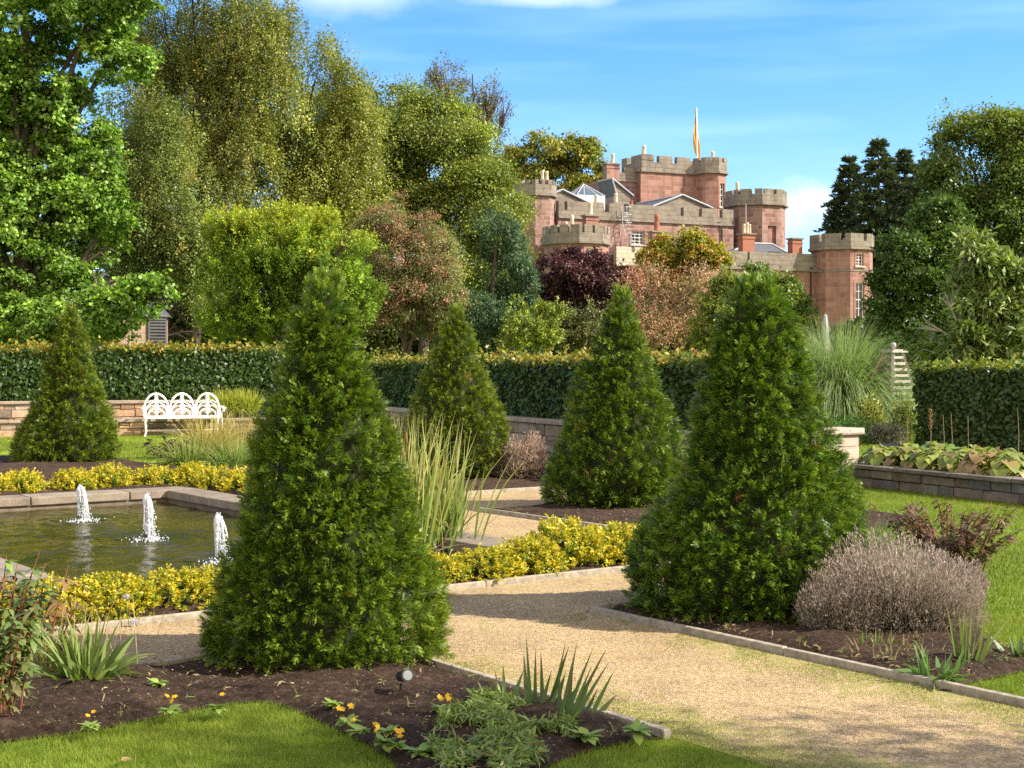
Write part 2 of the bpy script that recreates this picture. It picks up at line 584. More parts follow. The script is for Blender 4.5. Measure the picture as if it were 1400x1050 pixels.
def ground_mats():
    # mown lawn
    m, nt = new_mat('mown_lawn')
    ob = nd(nt, 'ShaderNodeTexCoord').outputs['Object']
    a = nd(nt, 'ShaderNodeTexNoise', {'Vector': ob, 'Scale': .9, 'Detail': 5.0, 'Roughness': .6})
    b = nd(nt, 'ShaderNodeTexNoise', {'Vector': ob, 'Scale': 90.0, 'Detail': 4.0, 'Roughness': .7})
    c = ramp(nt, a.outputs[0], [(.3, (.10, .165, .014)), (.55, (.165, .235, .02)), (.75, (.24, .275, .035))])
    d = ramp(nt, b.outputs[0], [(.3, (.35, .35, .35)), (.7, (1.25, 1.25, 1.25))])
    c = mixc(nt, 1.0, c, d, 'MULTIPLY')
    p = nd(nt, 'ShaderNodeBsdfPrincipled', {'Base Color': c, 'Roughness': .8, 'Specular IOR Level': .1})
    bb = nd(nt, 'ShaderNodeBump', {'Height': b.outputs[0], 'Strength': .3, 'Distance': .03})
    nt.links.new(bb.outputs[0], p.inputs['Normal'])
    out(nt, p.outputs[0])
    lawn = m
    # binding gravel with moss and worn pale middle
    m, nt = new_mat('path_gravel')
    ob = nd(nt, 'ShaderNodeTexCoord').outputs['Object']
    v = nd(nt, 'ShaderNodeTexVoronoi', {'Vector': ob, 'Scale': 130.0, 'Randomness': 1.0})
    n0 = nd(nt, 'ShaderNodeTexNoise', {'Vector': ob, 'Scale': 38.0, 'Detail': 5.0, 'Roughness': .75})
    n1 = nd(nt, 'ShaderNodeTexNoise', {'Vector': ob, 'Scale': 1.7, 'Detail': 7.0, 'Roughness': .65})
    n2 = nd(nt, 'ShaderNodeTexNoise', {'Vector': ob, 'Scale': 9.0, 'Detail': 6.0, 'Roughness': .7})
    st_ = ramp(nt, nd(nt, 'ShaderNodeSeparateColor', {0: v.outputs['Color']}).outputs[0],
               [(0, (.33, .24, .14)), (.35, (.48, .355, .215)), (.75, (.56, .425, .265)), (1, (.68, .56, .39))])
    big = ramp(nt, n1.outputs[0], [(.3, (.66, .62, .55)), (.5, (.92, .88, .78)), (.7, (1.08, 1.02, .92))])
    c = mixc(nt, 1.0, st_, big, 'MULTIPLY')
    grit = ramp(nt, n0.outputs[0], [(.32, (.50, .47, .42)), (.6, (1.1, 1.1, 1.08))])
    c = mixc(nt, 1.0, c, grit, 'MULTIPLY')
    # moss creeping in from the edges: garden-frame distance from the path axis
    sx = nd(nt, 'ShaderNodeSeparateXYZ', {0: ob})
    nn = math_n(nt, 'ADD', math_n(nt, 'MULTIPLY', math_n(nt, 'ADD', sx.outputs[0], -PC[0]), float(NV[0])),
                math_n(nt, 'MULTIPLY', math_n(nt, 'ADD', sx.outputs[1], -PC[1]), float(NV[1])))
    tt = math_n(nt, 'ADD', math_n(nt, 'MULTIPLY', math_n(nt, 'ADD', sx.outputs[0], -PC[0]), float(V2[0])),
                math_n(nt, 'MULTIPLY', math_n(nt, 'ADD', sx.outputs[1], -PC[1]), float(V2[1])))
    dist = math_n(nt, 'ABSOLUTE', math_n(nt, 'ADD', nn, 7.38 - 5.25))
    edge = ramp(nt, math_n(nt, 'MULTIPLY', dist, 1.0), [(.25, (0, 0, 0)), (.95, (.75, .75, .75))])
    near = ramp(nt, math_n(nt, 'MULTIPLY', math_n(nt, 'ADD', tt, -10.0), .25), [(0.0, (0, 0, 0)), (.55, (.8, .8, .8)), (1.0, (1, 1, 1))])
    mz = math_n(nt, 'ADD', math_n(nt, 'MULTIPLY', n2.outputs[0], 1.1), math_n(nt, 'MULTIPLY', n1.outputs[0], .5))
    mz = math_n(nt, 'ADD', mz, math_n(nt, 'MULTIPLY', math_n(nt, 'MULTIPLY', edge, near), .52))
    moss = ramp(nt, mz, [(.86, (0, 0, 0)), (1.16, (.75, .75, .75))])
    c = mixc(nt, moss, c, mixc(nt, n0.outputs[0], (.16, .17, .03), (.36, .33, .10)))
    p = nd(nt, 'ShaderNodeBsdfPrincipled', {'Base Color': c, 'Roughness': .92, 'Specular IOR Level': .15})
    h = math_n(nt, 'ADD', math_n(nt, 'MULTIPLY', v.outputs['Distance'], -.6), n0.outputs[0])
    bb = nd(nt, 'ShaderNodeBump', {'Height': h, 'Strength': .9, 'Distance': .012})
    nt.links.new(bb.outputs[0], p.inputs['Normal'])
    out(nt, p.outputs[0])
    gravel = m
    # dark garden soil
    m, nt = new_mat('garden_soil')
    ob = nd(nt, 'ShaderNodeTexCoord').outputs['Object']
    n1 = nd(nt, 'ShaderNodeTexNoise', {'Vector': ob, 'Scale': 26.0, 'Detail': 9.0, 'Roughness': .75})
    n2 = nd(nt, 'ShaderNodeTexNoise', {'Vector': ob, 'Scale': 2.5, 'Detail': 4.0})
    c = ramp(nt, n1.outputs[0], [(.3, (.022, .0145, .010)), (.52, (.070, .046, .032)), (.72, (.165, .112, .08))])
    c = mixc(nt, 1.0, c, ramp(nt, n2.outputs[0], [(.3, (.7, .7, .7)), (.7, (1.3, 1.25, 1.2))]), 'MULTIPLY')
    p = nd(nt, 'ShaderNodeBsdfPrincipled', {'Base Color': c, 'Roughness': .95, 'Specular IOR Level': .1})
    bb = nd(nt, 'ShaderNodeBump', {'Height': n1.outputs[0], 'Strength': 1.0, 'Distance': .05})
    nt.links.new(bb.outputs[0], p.inputs['Normal'])
    out(nt, p.outputs[0])
    soil = m
    # pond water
    m, nt = new_mat('pond_water')
    ob = nd(nt, 'ShaderNodeTexCoord').outputs['Object']
    mpn = nd(nt, 'ShaderNodeMapping', {'Vector': ob, 'Rotation': (0, 0, R(-20)), 'Scale': (1.0, 1.25, 1.0)})
    n1 = nd(nt, 'ShaderNodeTexNoise', {'Vector': mpn.outputs[0], 'Scale': 13.0, 'Detail': 3.0, 'Roughness': .6, 'Distortion': .5})
    n2 = nd(nt, 'ShaderNodeTexNoise', {'Vector': ob, 'Scale': 1.1, 'Detail': 3.0})
    c = ramp(nt, n2.outputs[0], [(.3, (.028, .027, .004)), (.7, (.058, .050, .006))])
    h = n1.outputs[0]
    p = nd(nt, 'ShaderNodeBsdfPrincipled', {'Base Color': c, 'Roughness': .07, 'Specular IOR Level': .5, 'IOR': 1.33})
    bb = nd(nt, 'ShaderNodeBump', {'Height': h, 'Strength': .3, 'Distance': .03})
    nt.links.new(bb.outputs[0], p.inputs['Normal'])
    out(nt, p.outputs[0])
    water = m
    return lawn, gravel, soil, water


M_LAWN, M_GRAVEL, M_SOIL, M_WATER = ground_mats()

# ------------------------------------------------------------------ ground
POND = (3.70, 7.38, 0.0, 7.5)              # n0, n1, t0, t1 of the water
KW = 0.45                                  # kerb width


def flat_quads(name, quads, mat, z):
    mb = MB()
    for q in quads:
        mb.add([(p[0], p[1], z) for p in q], [(0, 1, 2, 3)])
    return mb.build(name, mat)


hn0, hn1, ht0, ht1 = POND[0] - .2, POND[1] + .2, POND[2] - .2, POND[3] + .2
hole = [gp(hn0, ht1), gp(hn1, ht1), gp(hn1, ht0), gp(hn0, ht0)]     # near, right, far, left
outer = [(-400, -30, 0), (400, -30, 0), (400, 900, 0), (-400, 900, 0)]
mb = MB()
for i in range(4):
    j = (i + 1) % 4
    mb.add([outer[i], outer[j], hole[j], hole[i]], [(0, 1, 2, 3)])
kind(mb.build('ground', M_LAWN), 'structure')

GRAVEL = [(-8, 4.36, 8.8, 10.06), (4.36, 6.10, 8.8, 17.0), (6.10, 9.3, 8.8, 10.06), (7.9, 9.3, -2.9, 8.8),
          (9.3, 15.5, 2.4, 4.15), (-8, 7.9, -2.9, -1.6)]
mb = MB()
for (n0, n1, t0, t1) in GRAVEL:
    mb.add([gp(n0, t1, .004), gp(n1, t1, .004), gp(n1, t0, .004), gp(n0, t0, .004)], [(0, 1, 2, 3)])
kind(mb.build('gravel_path', M_GRAVEL), 'structure')


def in_poly(poly, x, y):
    poly = np.asarray(poly)[:, :2]
    inside = np.zeros(len(x), bool)
    j = len(poly) - 1
    for i in range(len(poly)):
        xi, yi = poly[i]; xj, yj = poly[j]
        c = ((yi > y) != (yj > y)) & (x < (xj - xi) * (y - yi) / (yj - yi + 1e-12) + xi)
        inside ^= c
        j = i
    return inside


def smooth_line(pts, n=6):
    """Catmull-Rom through 2D points"""
    p = [np.asarray(q, float)[:2] for q in pts]
    p = [2 * p[0] - p[1]] + p + [2 * p[-1] - p[-2]]
    o = []
    for i in range(1, len(p) - 2):
        for k in range(n):
            t = k / n
            o.append(.5 * ((2 * p[i]) + (-p[i - 1] + p[i + 1]) * t + (2 * p[i - 1] - 5 * p[i] + 4 * p[i + 1] - p[i + 2]) * t * t
                           + (-p[i - 1] + 3 * p[i] - 3 * p[i + 1] + p[i + 2]) * t ** 3))
    o.append(p[-2])
    return o


def soil_bed(poly, res, seed, bump=.030, z=.008):
    poly = [np.asarray(p, float)[:2] for p in poly]
    pa = np.array(poly)
    x0, y0 = pa.min(0); x1, y1 = pa.max(0)
    gx, gy = np.meshgrid(np.arange(x0, x1, res), np.arange(y0, y1, res))
    q = np.random.RandomState(seed)
    gx = gx.ravel() + q.uniform(-.3, .3, gx.size) * res
    gy = gy.ravel() + q.uniform(-.3, .3, gy.size) * res
    ins = in_poly(pa, gx, gy)
    pts = [Vector(p) for p in poly] + [Vector((a, b)) for a, b in zip(gx[ins], gy[ins])]
    n = len(poly)
    vs, es, fs, *_ = delaunay_2d_cdt(pts, [], [list(range(n))], 1, 1e-5)
    V = np.array([(v.x, v.y, 0) for v in vs])
    # height: fades to nothing at the rim
    d = np.full(len(V), 1e9)
    for i in range(n):
        a, b = pa[i], pa[(i + 1) % n]
        ab = b - a
        t = np.clip(((V[:, :2] - a) @ ab) / max(ab @ ab, 1e-9), 0, 1)
        d = np.minimum(d, np.linalg.norm(V[:, :2] - (a + t[:, None] * ab), axis=1))
    rim = np.clip(d / .12, 0, 1)
    w1, w2 = Waves(6, seed), Waves(28, seed + 1)
    V[:, 2] = z + rim * (.035 + bump * .7 * w1(V) + bump * .6 * np.abs(w2(V)) + q.uniform(0, .012, len(V)))
    V[:, 2] = np.maximum(V[:, 2], z)
    F3 = np.array([f for f in fs if len(f) == 3])
    o = np_mesh('soil_bed', V, F3, 3, M_SOIL, smooth=True)
    # make sure faces look up
    return kind(o, 'structure')


lawn_edge = [gnd(*p) for p in ((890, 1013), (845, 1020), (800, 1031), (740, 1055), (700, 1090))]
lawn_edge2 = smooth_line([gnd(*p) for p in ((545, 1090), (540, 1048), (500, 1020), (440, 990), (395, 970), (355, 962), (300, 967), (250, 976), (130, 1000), (0, 1018), (-150, 1042))])
BED1 = [gp(-4, 10.12), gp(4.30, 10.12), gp(4.30, 12.85)] + lawn_edge + lawn_edge2
lawn_edge3 = smooth_line([gp(8.6, 10.12)] + [gnd(*p) for p in ((1232, 785), (1275, 772), (1325, 777), (1350, 797), (1342, 822), (1336, 850), (1352, 878), (1400, 897), (1425, 912), (1345, 932), (1280, 946))], 6)
BED2 = [gp(6.16, 10.12)] + lawn_edge3 + [gp(6.16, 13.05)]
BED3 = [gp(9.36, 4.21), gp(12.6, 4.21), gp(12.6, 7.6), gp(9.36, 8.6)]
BED4 = [gp(9.36, -3.6), gp(14.2, -3.6), gp(14.2, 2.34), gp(9.36, 2.34)]
BED5 = [gp(5.2, -8.3), gp(9.3, -8.3), gp(9.3, -3.0), gp(2.0, -3.0), gp(2.0, -5.0)]
BED6 = [gp(POND[0] - 4, 8.05), gp(9.6, 8.05), gp(9.6, 8.72), gp(POND[0] - 4, 8.72)]
BED7 = [gp(1.0, -1.5), gp(7.85, -1.5), gp(7.85, -.52), gp(1.0, -.52)]
BED8 = [gp(7.88, -1.5), gp(8.7, -1.5), gp(8.7, 1.5), gp(7.88, 1.5)]
BEDS = [BED1, BED2, BED3, BED4, BED5, BED6, BED7, BED8]
for i, (b, res) in enumerate(zip(BEDS, (.045, .05, .12, .15, .15, .12, .15, .15))):
    soil_bed(b, res, 20 + i, z=.009 + .0006 * i)

# ------------------------------------------------------------------ pond
n0, n1, t0, t1 = POND
pond = thing('garden_pond', 'long rectangular garden pond with flat stone kerb and three water jets', 'pond', gp((n0 + n1) / 2, (t0 + t1) / 2))
org = np.array(pond.location)
YAW = math.atan2(V2[1], V2[0])


def kerb_run(pa, pb, side, lo=1.1, hi=1.5):
    """slabs from pa to pb (garden n,t), lying outside the water"""
    mb = MB()
    pa, pb = np.array(pa), np.array(pb)
    ln = np.linalg.norm(pb - pa)
    d = (pb - pa) / ln
    s = 0
    while s < ln - .01:
        w = random.uniform(lo, hi)
        if ln - s - w < .5:
            w = ln - s
        c = pa + d * (s + w / 2) + np.array(side) * KW / 2
        P = gp(c[0], c[1], -.002)
        rot = YAW if abs(d[1]) > .5 else YAW + PI / 2
        g = random.uniform(.86, 1.1)
        mb.box(P, (w - .012, KW, .10), rot, (g, g * random.uniform(.97, 1.0), g * random.uniform(.92, 1.0)), .004)
        s += w
    return mb.build('kerb', M_KERB, pond, org, bevel=.012)


kerb_run((n1, t0), (n1, t1), (1, 0))
kerb_run((n0, t0), (n0, t1), (-1, 0))
kerb_run((n0 - KW, t0), (n1 + KW, t0), (0, -1))
kerb_run((n0 - KW, t1), (n1 + KW, t1), (0, 1))
mb = MB()
e = .03
for a, b in (((n0 - e, t0 - e), (n1 + e, t0 - e)), ((n1 + e, t0 - e), (n1 + e, t1 + e)), ((n1 + e, t1 + e), (n0 - e, t1 + e)), ((n0 - e, t1 + e), (n0 - e, t0 - e))):
    mb.add([gp(*a, -.6), gp(*b, -.6), gp(*b, -.055), gp(*a, -.055)], [(3, 2, 1, 0)], (.5, .48, .45))
mb.add([gp(n0 - e, t0 - e, -.6), gp(n1 + e, t0 - e, -.6), gp(n1 + e, t1 + e, -.6), gp(n0 - e, t1 + e, -.6)], [(3, 2, 1, 0)], (.4, .4, .35))
mb.build('basin_wall', M_COPING, pond, org)

# water: a real rippled sheet, rings spreading from the jets
WZ = -.11
JETS = [gnd(109, 713, WZ), gnd(200, 739, WZ), gnd(297, 770, WZ)]
nn_, tt_ = np.meshgrid(np.arange(n0, n1 + .001, .035), np.arange(t0, t1 + .001, .035))
W = PC + tt_[..., None] * V2 + (nn_[..., None] - 7.38) * NV
shp = nn_.shape
P3 = np.concatenate([W.reshape(-1, 2), np.zeros((W.shape[0] * W.shape[1], 1))], 1)
hgt = .009 * Waves(9, 3)(P3) + .0075 * Waves(18, 4)(P3) + .002 * Waves(36, 6)(P3)
for j in JETS:
    r = np.linalg.norm(P3[:, :2] - (j[:2] + np.array([.05, 0])), axis=1)
    hgt += .014 * np.sin(r * 34) * np.exp(-r * 1.7) * (1 - np.exp(-r * 9)) + .016 * np.exp(-(r / .16) ** 2) * Waves(40, 9)(P3)
P3[:, 2] = WZ + hgt
idx = np.arange(shp[0] * shp[1]).reshape(shp)
Fq = np.stack([idx[:-1, :-1], idx[1:, :-1], idx[1:, 1:], idx[:-1, 1:]], -1).reshape(-1, 4)
kind(np_mesh('water', P3, Fq, 4, M_WATER, smooth=True), 'structure')


def water_spray_mat():
    m, nt = new_mat('white_water')
    p = nd(nt, 'ShaderNodeBsdfPrincipled', {'Base Color': (.86, .88, .90, 1), 'Roughness': .25, 'Specular IOR Level': .5})
    t = nd(nt, 'ShaderNodeBsdfTranslucent', {'Color': (.85, .87, .9, 1)})
    mx = nd(nt, 'ShaderNodeMixShader', {0: .45, 1: p.outputs[0], 2: t.outputs[0]})
    out(nt, mx.outputs[0])
    return m


M_SPRAY = water_spray_mat()


def droplets(P, r):
    """little octahedra"""
    k = len(P)
    o = np.array([(1, 0, 0), (-1, 0, 0), (0, 1, 0), (0, -1, 0), (0, 0, 1.3), (0, 0, -1.3)], float)
    V = P[:, None, :] + o[None] * np.asarray(r).reshape(-1, 1, 1)
    f = np.array([(0, 2, 4), (2, 1, 4), (1, 3, 4), (3, 0, 4), (2, 0, 5), (1, 2, 5), (3, 1, 5), (0, 3, 5)])
    Fl = (np.arange(k)[:, None, None] * 6 + f[None]).reshape(-1, 3)
    return V.reshape(-1, 3), Fl


def fountain(pos, h, lab, seed):
    q = np.random.RandomState(seed)
    t = thing('fountain_jet', lab, 'fountain', pos, 'three white water jets in the pond')
    mb = MB()
    mb.lathe([(.035, -.3), (.035, .02), (.028, .05), (.018, .06)], 12)
    mb.build('nozzle', M_BLACK, t)
    mb = MB()
    mb.tube([(math.sin(i * 1.3 + seed) * .004, math.cos(i * 1.7) * .004, .05 + (h - .05) * i / 9) for i in range(10)],
            [.014, .016, .017, .019, .021, .023, .026, .031, .033, .015], 10)
    for i in range(17):                       # ropes of water that rise, turn over and fall
        a = q.uniform(0, 6.28)
        rr = q.uniform(.015, .055)
        dx, dy = math.cos(a) * rr + .05 * q.uniform(.2, 1.2), math.sin(a) * rr
        top = h * q.uniform(.86, 1.02)
        low = q.uniform(.0, .35) if i < 11 else q.uniform(.3, .6)
        pts = []
        for k in range(9):
            u = k / 8
            pts.append((dx * u ** .6, dy * u ** .6, top - (top - low * h) * u ** 1.7 + q.normal(0, .004)))
        mb.tube(pts, [.008, .013, .013, .012, .010, .009, .007, .006, .003], 5)
    mb.build('water_column', M_SPRAY, t, smooth=True)
    k = 420
    u = q.uniform(0, 1, k) ** .7
    P = np.stack([q.normal(.024, .024, k) * (.5 + u) + u * .02, q.normal(0, .030, k) * (.5 + u), h * (1.04 - u * 1.0) + q.normal(0, .012, k)], 1)
    P[:, 2] = np.maximum(P[:, 2], .004)
    V, Fl = droplets(P, q.uniform(.0025, .008, k))
    kind(np_mesh('falling_drops', V, Fl, 3, M_SPRAY, t), 'stuff')
    k = 260
    a = q.uniform(0, 6.28, k); r = np.abs(q.normal(0, .08, k)) + .01
    P = np.stack([.03 + np.cos(a) * r * 1.1, np.sin(a) * r, np.abs(q.normal(0, .018, k))], 1)
    V, Fl = droplets(P, q.uniform(.003, .010, k))
    kind(np_mesh('splash', V, Fl, 3, M_SPRAY, t), 'stuff')


fountain(JETS[0], .40, 'white water jet farthest from the path, leftmost in the pond', 1)
fountain(JETS[1], .46, 'white water jet in the middle of the three', 2)
fountain(JETS[2], .43, 'white water jet nearest the big front yew cone', 3)

# ------------------------------------------------------------------ path edging boards


def edging(pts, label):
    mb = MB()
    for a, b in zip(pts[:-1], pts[1:]):
        a, b = np.asarray(a, float), np.asarray(b, float)
        ln = np.linalg.norm(b - a)
        k = max(1, int(ln / 1.6))
        for i in range(k):
            p = a + (b - a) * (i + .5) / k
            w = ln / k
            mb.box((p[0], p[1], .018 + random.uniform(-.004, .004)), (w - .006, .045, .055), math.atan2(b[1] - a[1], b[0] - a[0]) + random.uniform(-.006, .006), None, .003)
    o = mb.build('path_edging', M_EDGE, None, pts[0], bevel=.006)
    o.location = tuple(float(v) for v in pts[0])
    tag(o, label, 'edging')


edging([gp(4.33, 12.85), gp(4.33, 10.09)], 'low edging board between the gravel and the bed of irises')
edging([gp(4.28, 10.09), gp(-4, 10.09)], 'low edging board behind the big front yew cone')
edging([gp(6.13, 10.09), gp(6.13, 13.6)], 'long edging board beside the gravel below the lavender')
edging([gp(6.18, 10.09), gp(8.6, 10.09)], 'short edging board at the sharp corner left of the right front yew')
edging([gp(-4, 8.76), gp(9.6, 8.76)], 'edging board in front of the near row of golden shrubs')
edging([gp(9.33, 4.18), gp(9.33, 8.6)], 'edging board left of the yew behind the right front one')
edging([gp(9.33, -3.6), gp(9.33, 2.37), gp(14.2, 2.37)], 'edging board round the bed of the far middle yew')

# ------------------------------------------------------------------ yew cones


def yew(px_base, py_base, Z, prof, label, tufts, per, nl, nw, sprl, seed, cols, tip):
    """prof: (py, left px, right px) outline read at depth Z"""
    q = np.random.RandomState(seed)
    s = Z / F
    base = at(px_base, py_base, Z); base[2] = 0
    t = thing('yew_cone', label, 'topiary tree', base, 'clipped yew cones')
    zs, rr, cx = [], [], []
    for (py, l, r) in prof[::-1]:
        zs.append(at(0, py, Z)[2]); rr.append((r - l) / 2 * s); cx.append(((l + r) / 2 - px_base) * s)
    zs, rr, cx = map(np.array, (zs, rr, cx))
    zs[0] = 0.03
    rr = np.maximum(rr - sprl * .30, rr * .55) * 1.01
    zs[-1] -= sprl * 1.5
    zt = zs[-1]
    # branchlets over the surface, weighted by area
    zz = np.linspace(zs[0], zt, 300)
    ra = np.interp(zz, zs, rr)
    cdf = np.cumsum(ra + .03); cdf /= cdf[-1]
    k = tufts
    z = np.interp(q.uniform(0, 1, k), cdf, zz) + q.normal(0, .01, k)
    a = q.uniform(0, 2 * PI, k)
    wv, wv2 = Waves(3.0, seed), Waves(8.0, seed + 5)
    P0 = np.stack([np.cos(a), np.sin(a), z], 1)
    r0 = np.interp(z, zs, rr)
    lump = 1 + .09 * wv(P0 * np.array([1, 1, 1.6])) + .085 * wv2(P0)
    bl = sprl * 1.9 * q.uniform(.6, 1.3, k)                     # branchlet length
    depth = q.exponential(.045, k) * np.minimum(1, r0 / .3) * (sprl / .07) ** .5
    out_ = q.uniform(0, 1, k) < .035                            # a few stray shoots
    bl = np.where(out_, bl * 1.6, bl)
    r = np.maximum(r0 * lump - depth - bl * .80 - sprl * .25, .008)
    c0 = np.interp(z, zs, cx)
    tc_ = np.stack([r * np.cos(a) + c0, r * np.sin(a), z], 1)
    up_ = q.normal(.35, .38, k)
    axd = unit(np.stack([np.cos(a), np.sin(a), up_], 1) + q.normal(0, .25, (k, 3)))
    top = z > zt - .12
    axd[top] = unit(axd[top] * np.array([.45, .45, 1]) + np.array([0, 0, 1.0]))
    T = np.repeat(np.arange(k), per)
    m = len(T)
    u_ = np.tile((np.arange(per) + .5) / per, k)
    sidev = unit(np.cross(axd, np.array([0, 0, 1.0]) + q.normal(0, .45, (k, 3))))
    nrm_ = np.cross(sidev, axd)
    sgn = np.where(np.arange(m) % 2 == 0, 1.0, -1.0)
    D = unit(axd[T] * (.55 + .7 * u_)[:, None] + sidev[T] * (sgn * (1.05 - .75 * u_))[:, None] + nrm_[T] * q.normal(0, .38, (m, 1)) + q.normal(0, .12, (m, 3)))
    Ls = sprl * (1.05 - .5 * u_) * q.uniform(.7, 1.25, m)
    B = tc_[T] + axd[T] * (bl[T] * u_)[:, None] + nrm_[T] * q.normal(0, .012, (m, 1)) * (sprl / .06)
    pt = Waves(4.5, seed + 9)(np.stack([np.cos(a), np.sin(a), z * 1.2], 1))
    base_c = pick(cols, k, q) * (1 + .16 * pt)[:, None]
    olive = ((pt + q.normal(0, .3, k)) > .55)[:, None]
    base_c = np.where(olive, base_c * np.array([1.22, 1.05, 1.05]), base_c)
    tw = base_c[T] * (1 + q.normal(0, .10, (m, 1)))
    tipm = (u_ > .62)[:, None] & (q.uniform(0, 1, k) < .75)[T][:, None]
    tf = q.uniform(.2, .75, (m, 1))
    cs = np.where(tipm, tw * (1 - tf) + np.array(tip) * tf, tw)
    dead = (q.uniform(0, 1, k) < .004)[T][:, None]
    cs = np.where(dead, np.array([.22, .12, .05]), cs)
    cs = np.clip(cs, .004, .8)
    S = unit(np.cross(D, nrm_[T] + .3 * sph(m, q)))
    # needles: two ranks along each sprig
    tri, colr = [], []
    for i in range(nl):
        u = (i + .5) / nl
        sd = 1 if i % 2 else -1
        p = B + D * (Ls * u)[:, None]
        nd_ = unit(S * sd + D * (.55 + .8 * u) + q.normal(0, .16, (m, 3)))
        ln = (sprl * .29 * (1 - .35 * u) * q.uniform(.8, 1.2, m))[:, None]
        wd = D * nw * .5
        tri.append(np.stack([p - wd, p + wd, p + nd_ * ln], 1))
        f = .82 + .38 * u
        colr.append(np.repeat(cs[:, None] * f, 3, 1))
    V = np.concatenate(tri, 0).reshape(-1, 3)
    C = np.concatenate(colr, 0).reshape(-1, 3)
    np_mesh('foliage', V, np.arange(len(V)).reshape(-1, 3), 3, M_YEW, t, C)
    mb = MB()
    prof2 = [(max(.01, rv * .70 - sprl * .8), zv) for rv, zv in zip(rr, zs)]
    prof2[-1] = (.01, zt - .22)
    mb2 = MB()
    mb2.lathe([(a_, b_) for a_, b_ in prof2], 40, wob=lambda th, z_: 1 + .04 * math.sin(5 * th + z_ * 7) + .03 * math.sin(11 * th - z_ * 13))
    mb2.v = [(v[0] + float(np.interp(v[2], zs, cx)), v[1], v[2]) for v in mb2.v]
    mb2.build('branches', M_TWIGS, t, smooth=True)
    mb.tube([(0, 0, -.1), (0, 0, .3)], [.07, .06], 10)
    mb.build('trunk', M_BARK, t)


Y_DK = [(.058, .122, .010), (.090, .162, .013), (.128, .190, .018), (.032, .072, .008)]
Y_TIP = (.26, .34, .030)
yew(445, 905, 8.15, [(374, 425, 468), (385, 415, 478), (400, 405, 487), (450, 389, 499), (500, 377, 512), (550, 363, 530), (600, 346, 546),
                     (650, 334, 560), (700, 320, 576), (750, 310, 588), (800, 294, 596), (850, 273, 607), (900, 262, 606), (925, 272, 594), (938, 292, 574)],
    'tallest dark yew cone at the front beside the spotlight', 3800, 20, 10, .0058, .049, 11, Y_DK, Y_TIP)
yew(1022, 838, 9.7, [(379, 1008, 1056), (392, 992, 1070), (410, 982, 1078), (450, 971, 1095), (500, 955, 1108), (550, 945, 1125), (600, 935, 1145),
                     (650, 924, 1166), (700, 890, 1182), (750, 862, 1192), (800, 846, 1192), (840, 858, 1170), (866, 890, 1140)],
    'broad yew cone at the right behind the lavender', 3900, 20, 10, .0066, .055, 12,
    [(.050, .120, .011), (.080, .160, .014), (.116, .188, .019), (.029, .070, .008)], (.24, .335, .032))
yew(835, 697, 16.8, [(396, 836, 862), (405, 828, 870), (425, 823, 876), (450, 812, 881), (500, 794, 898), (550, 774, 919), (600, 753, 936),
                     (640, 738, 938), (670, 735, 930), (695, 752, 915), (712, 775, 890)],
    'yew cone in the middle between the tall grass and right front yew', 2200, 18, 8, .0105, .067, 13, Y_DK, Y_TIP)
yew(624, 655, 20.8, [(417, 612, 632), (428, 605, 639), (450, 596, 649), (500, 579, 666), (550, 563, 687), (590, 550, 700),
                     (625, 545, 702), (650, 552, 690), (664, 570, 675)],
    'rounded olive yew cone standing behind the tall reeds', 1900, 18, 7, .012, .074, 14,
    [(.085, .145, .012), (.125, .185, .018), (.16, .205, .022), (.055, .095, .01)], (.29, .34, .035))
yew(95, 632, 24.4, [(416, 92, 104), (428, 87, 109), (450, 78, 118), (500, 62, 131), (550, 45, 150), (590, 26, 164), (615, 16, 170), (632, 18, 166), (642, 30, 155)],
    'pointed yew cone at the far left beyond the pond', 1900, 18, 7, .0135, .078, 15,
    [(.075, .135, .010), (.115, .18, .015), (.155, .20, .02), (.044, .085, .008)], (.28, .34, .032))

# ------------------------------------------------------------------ hedges and garden walls


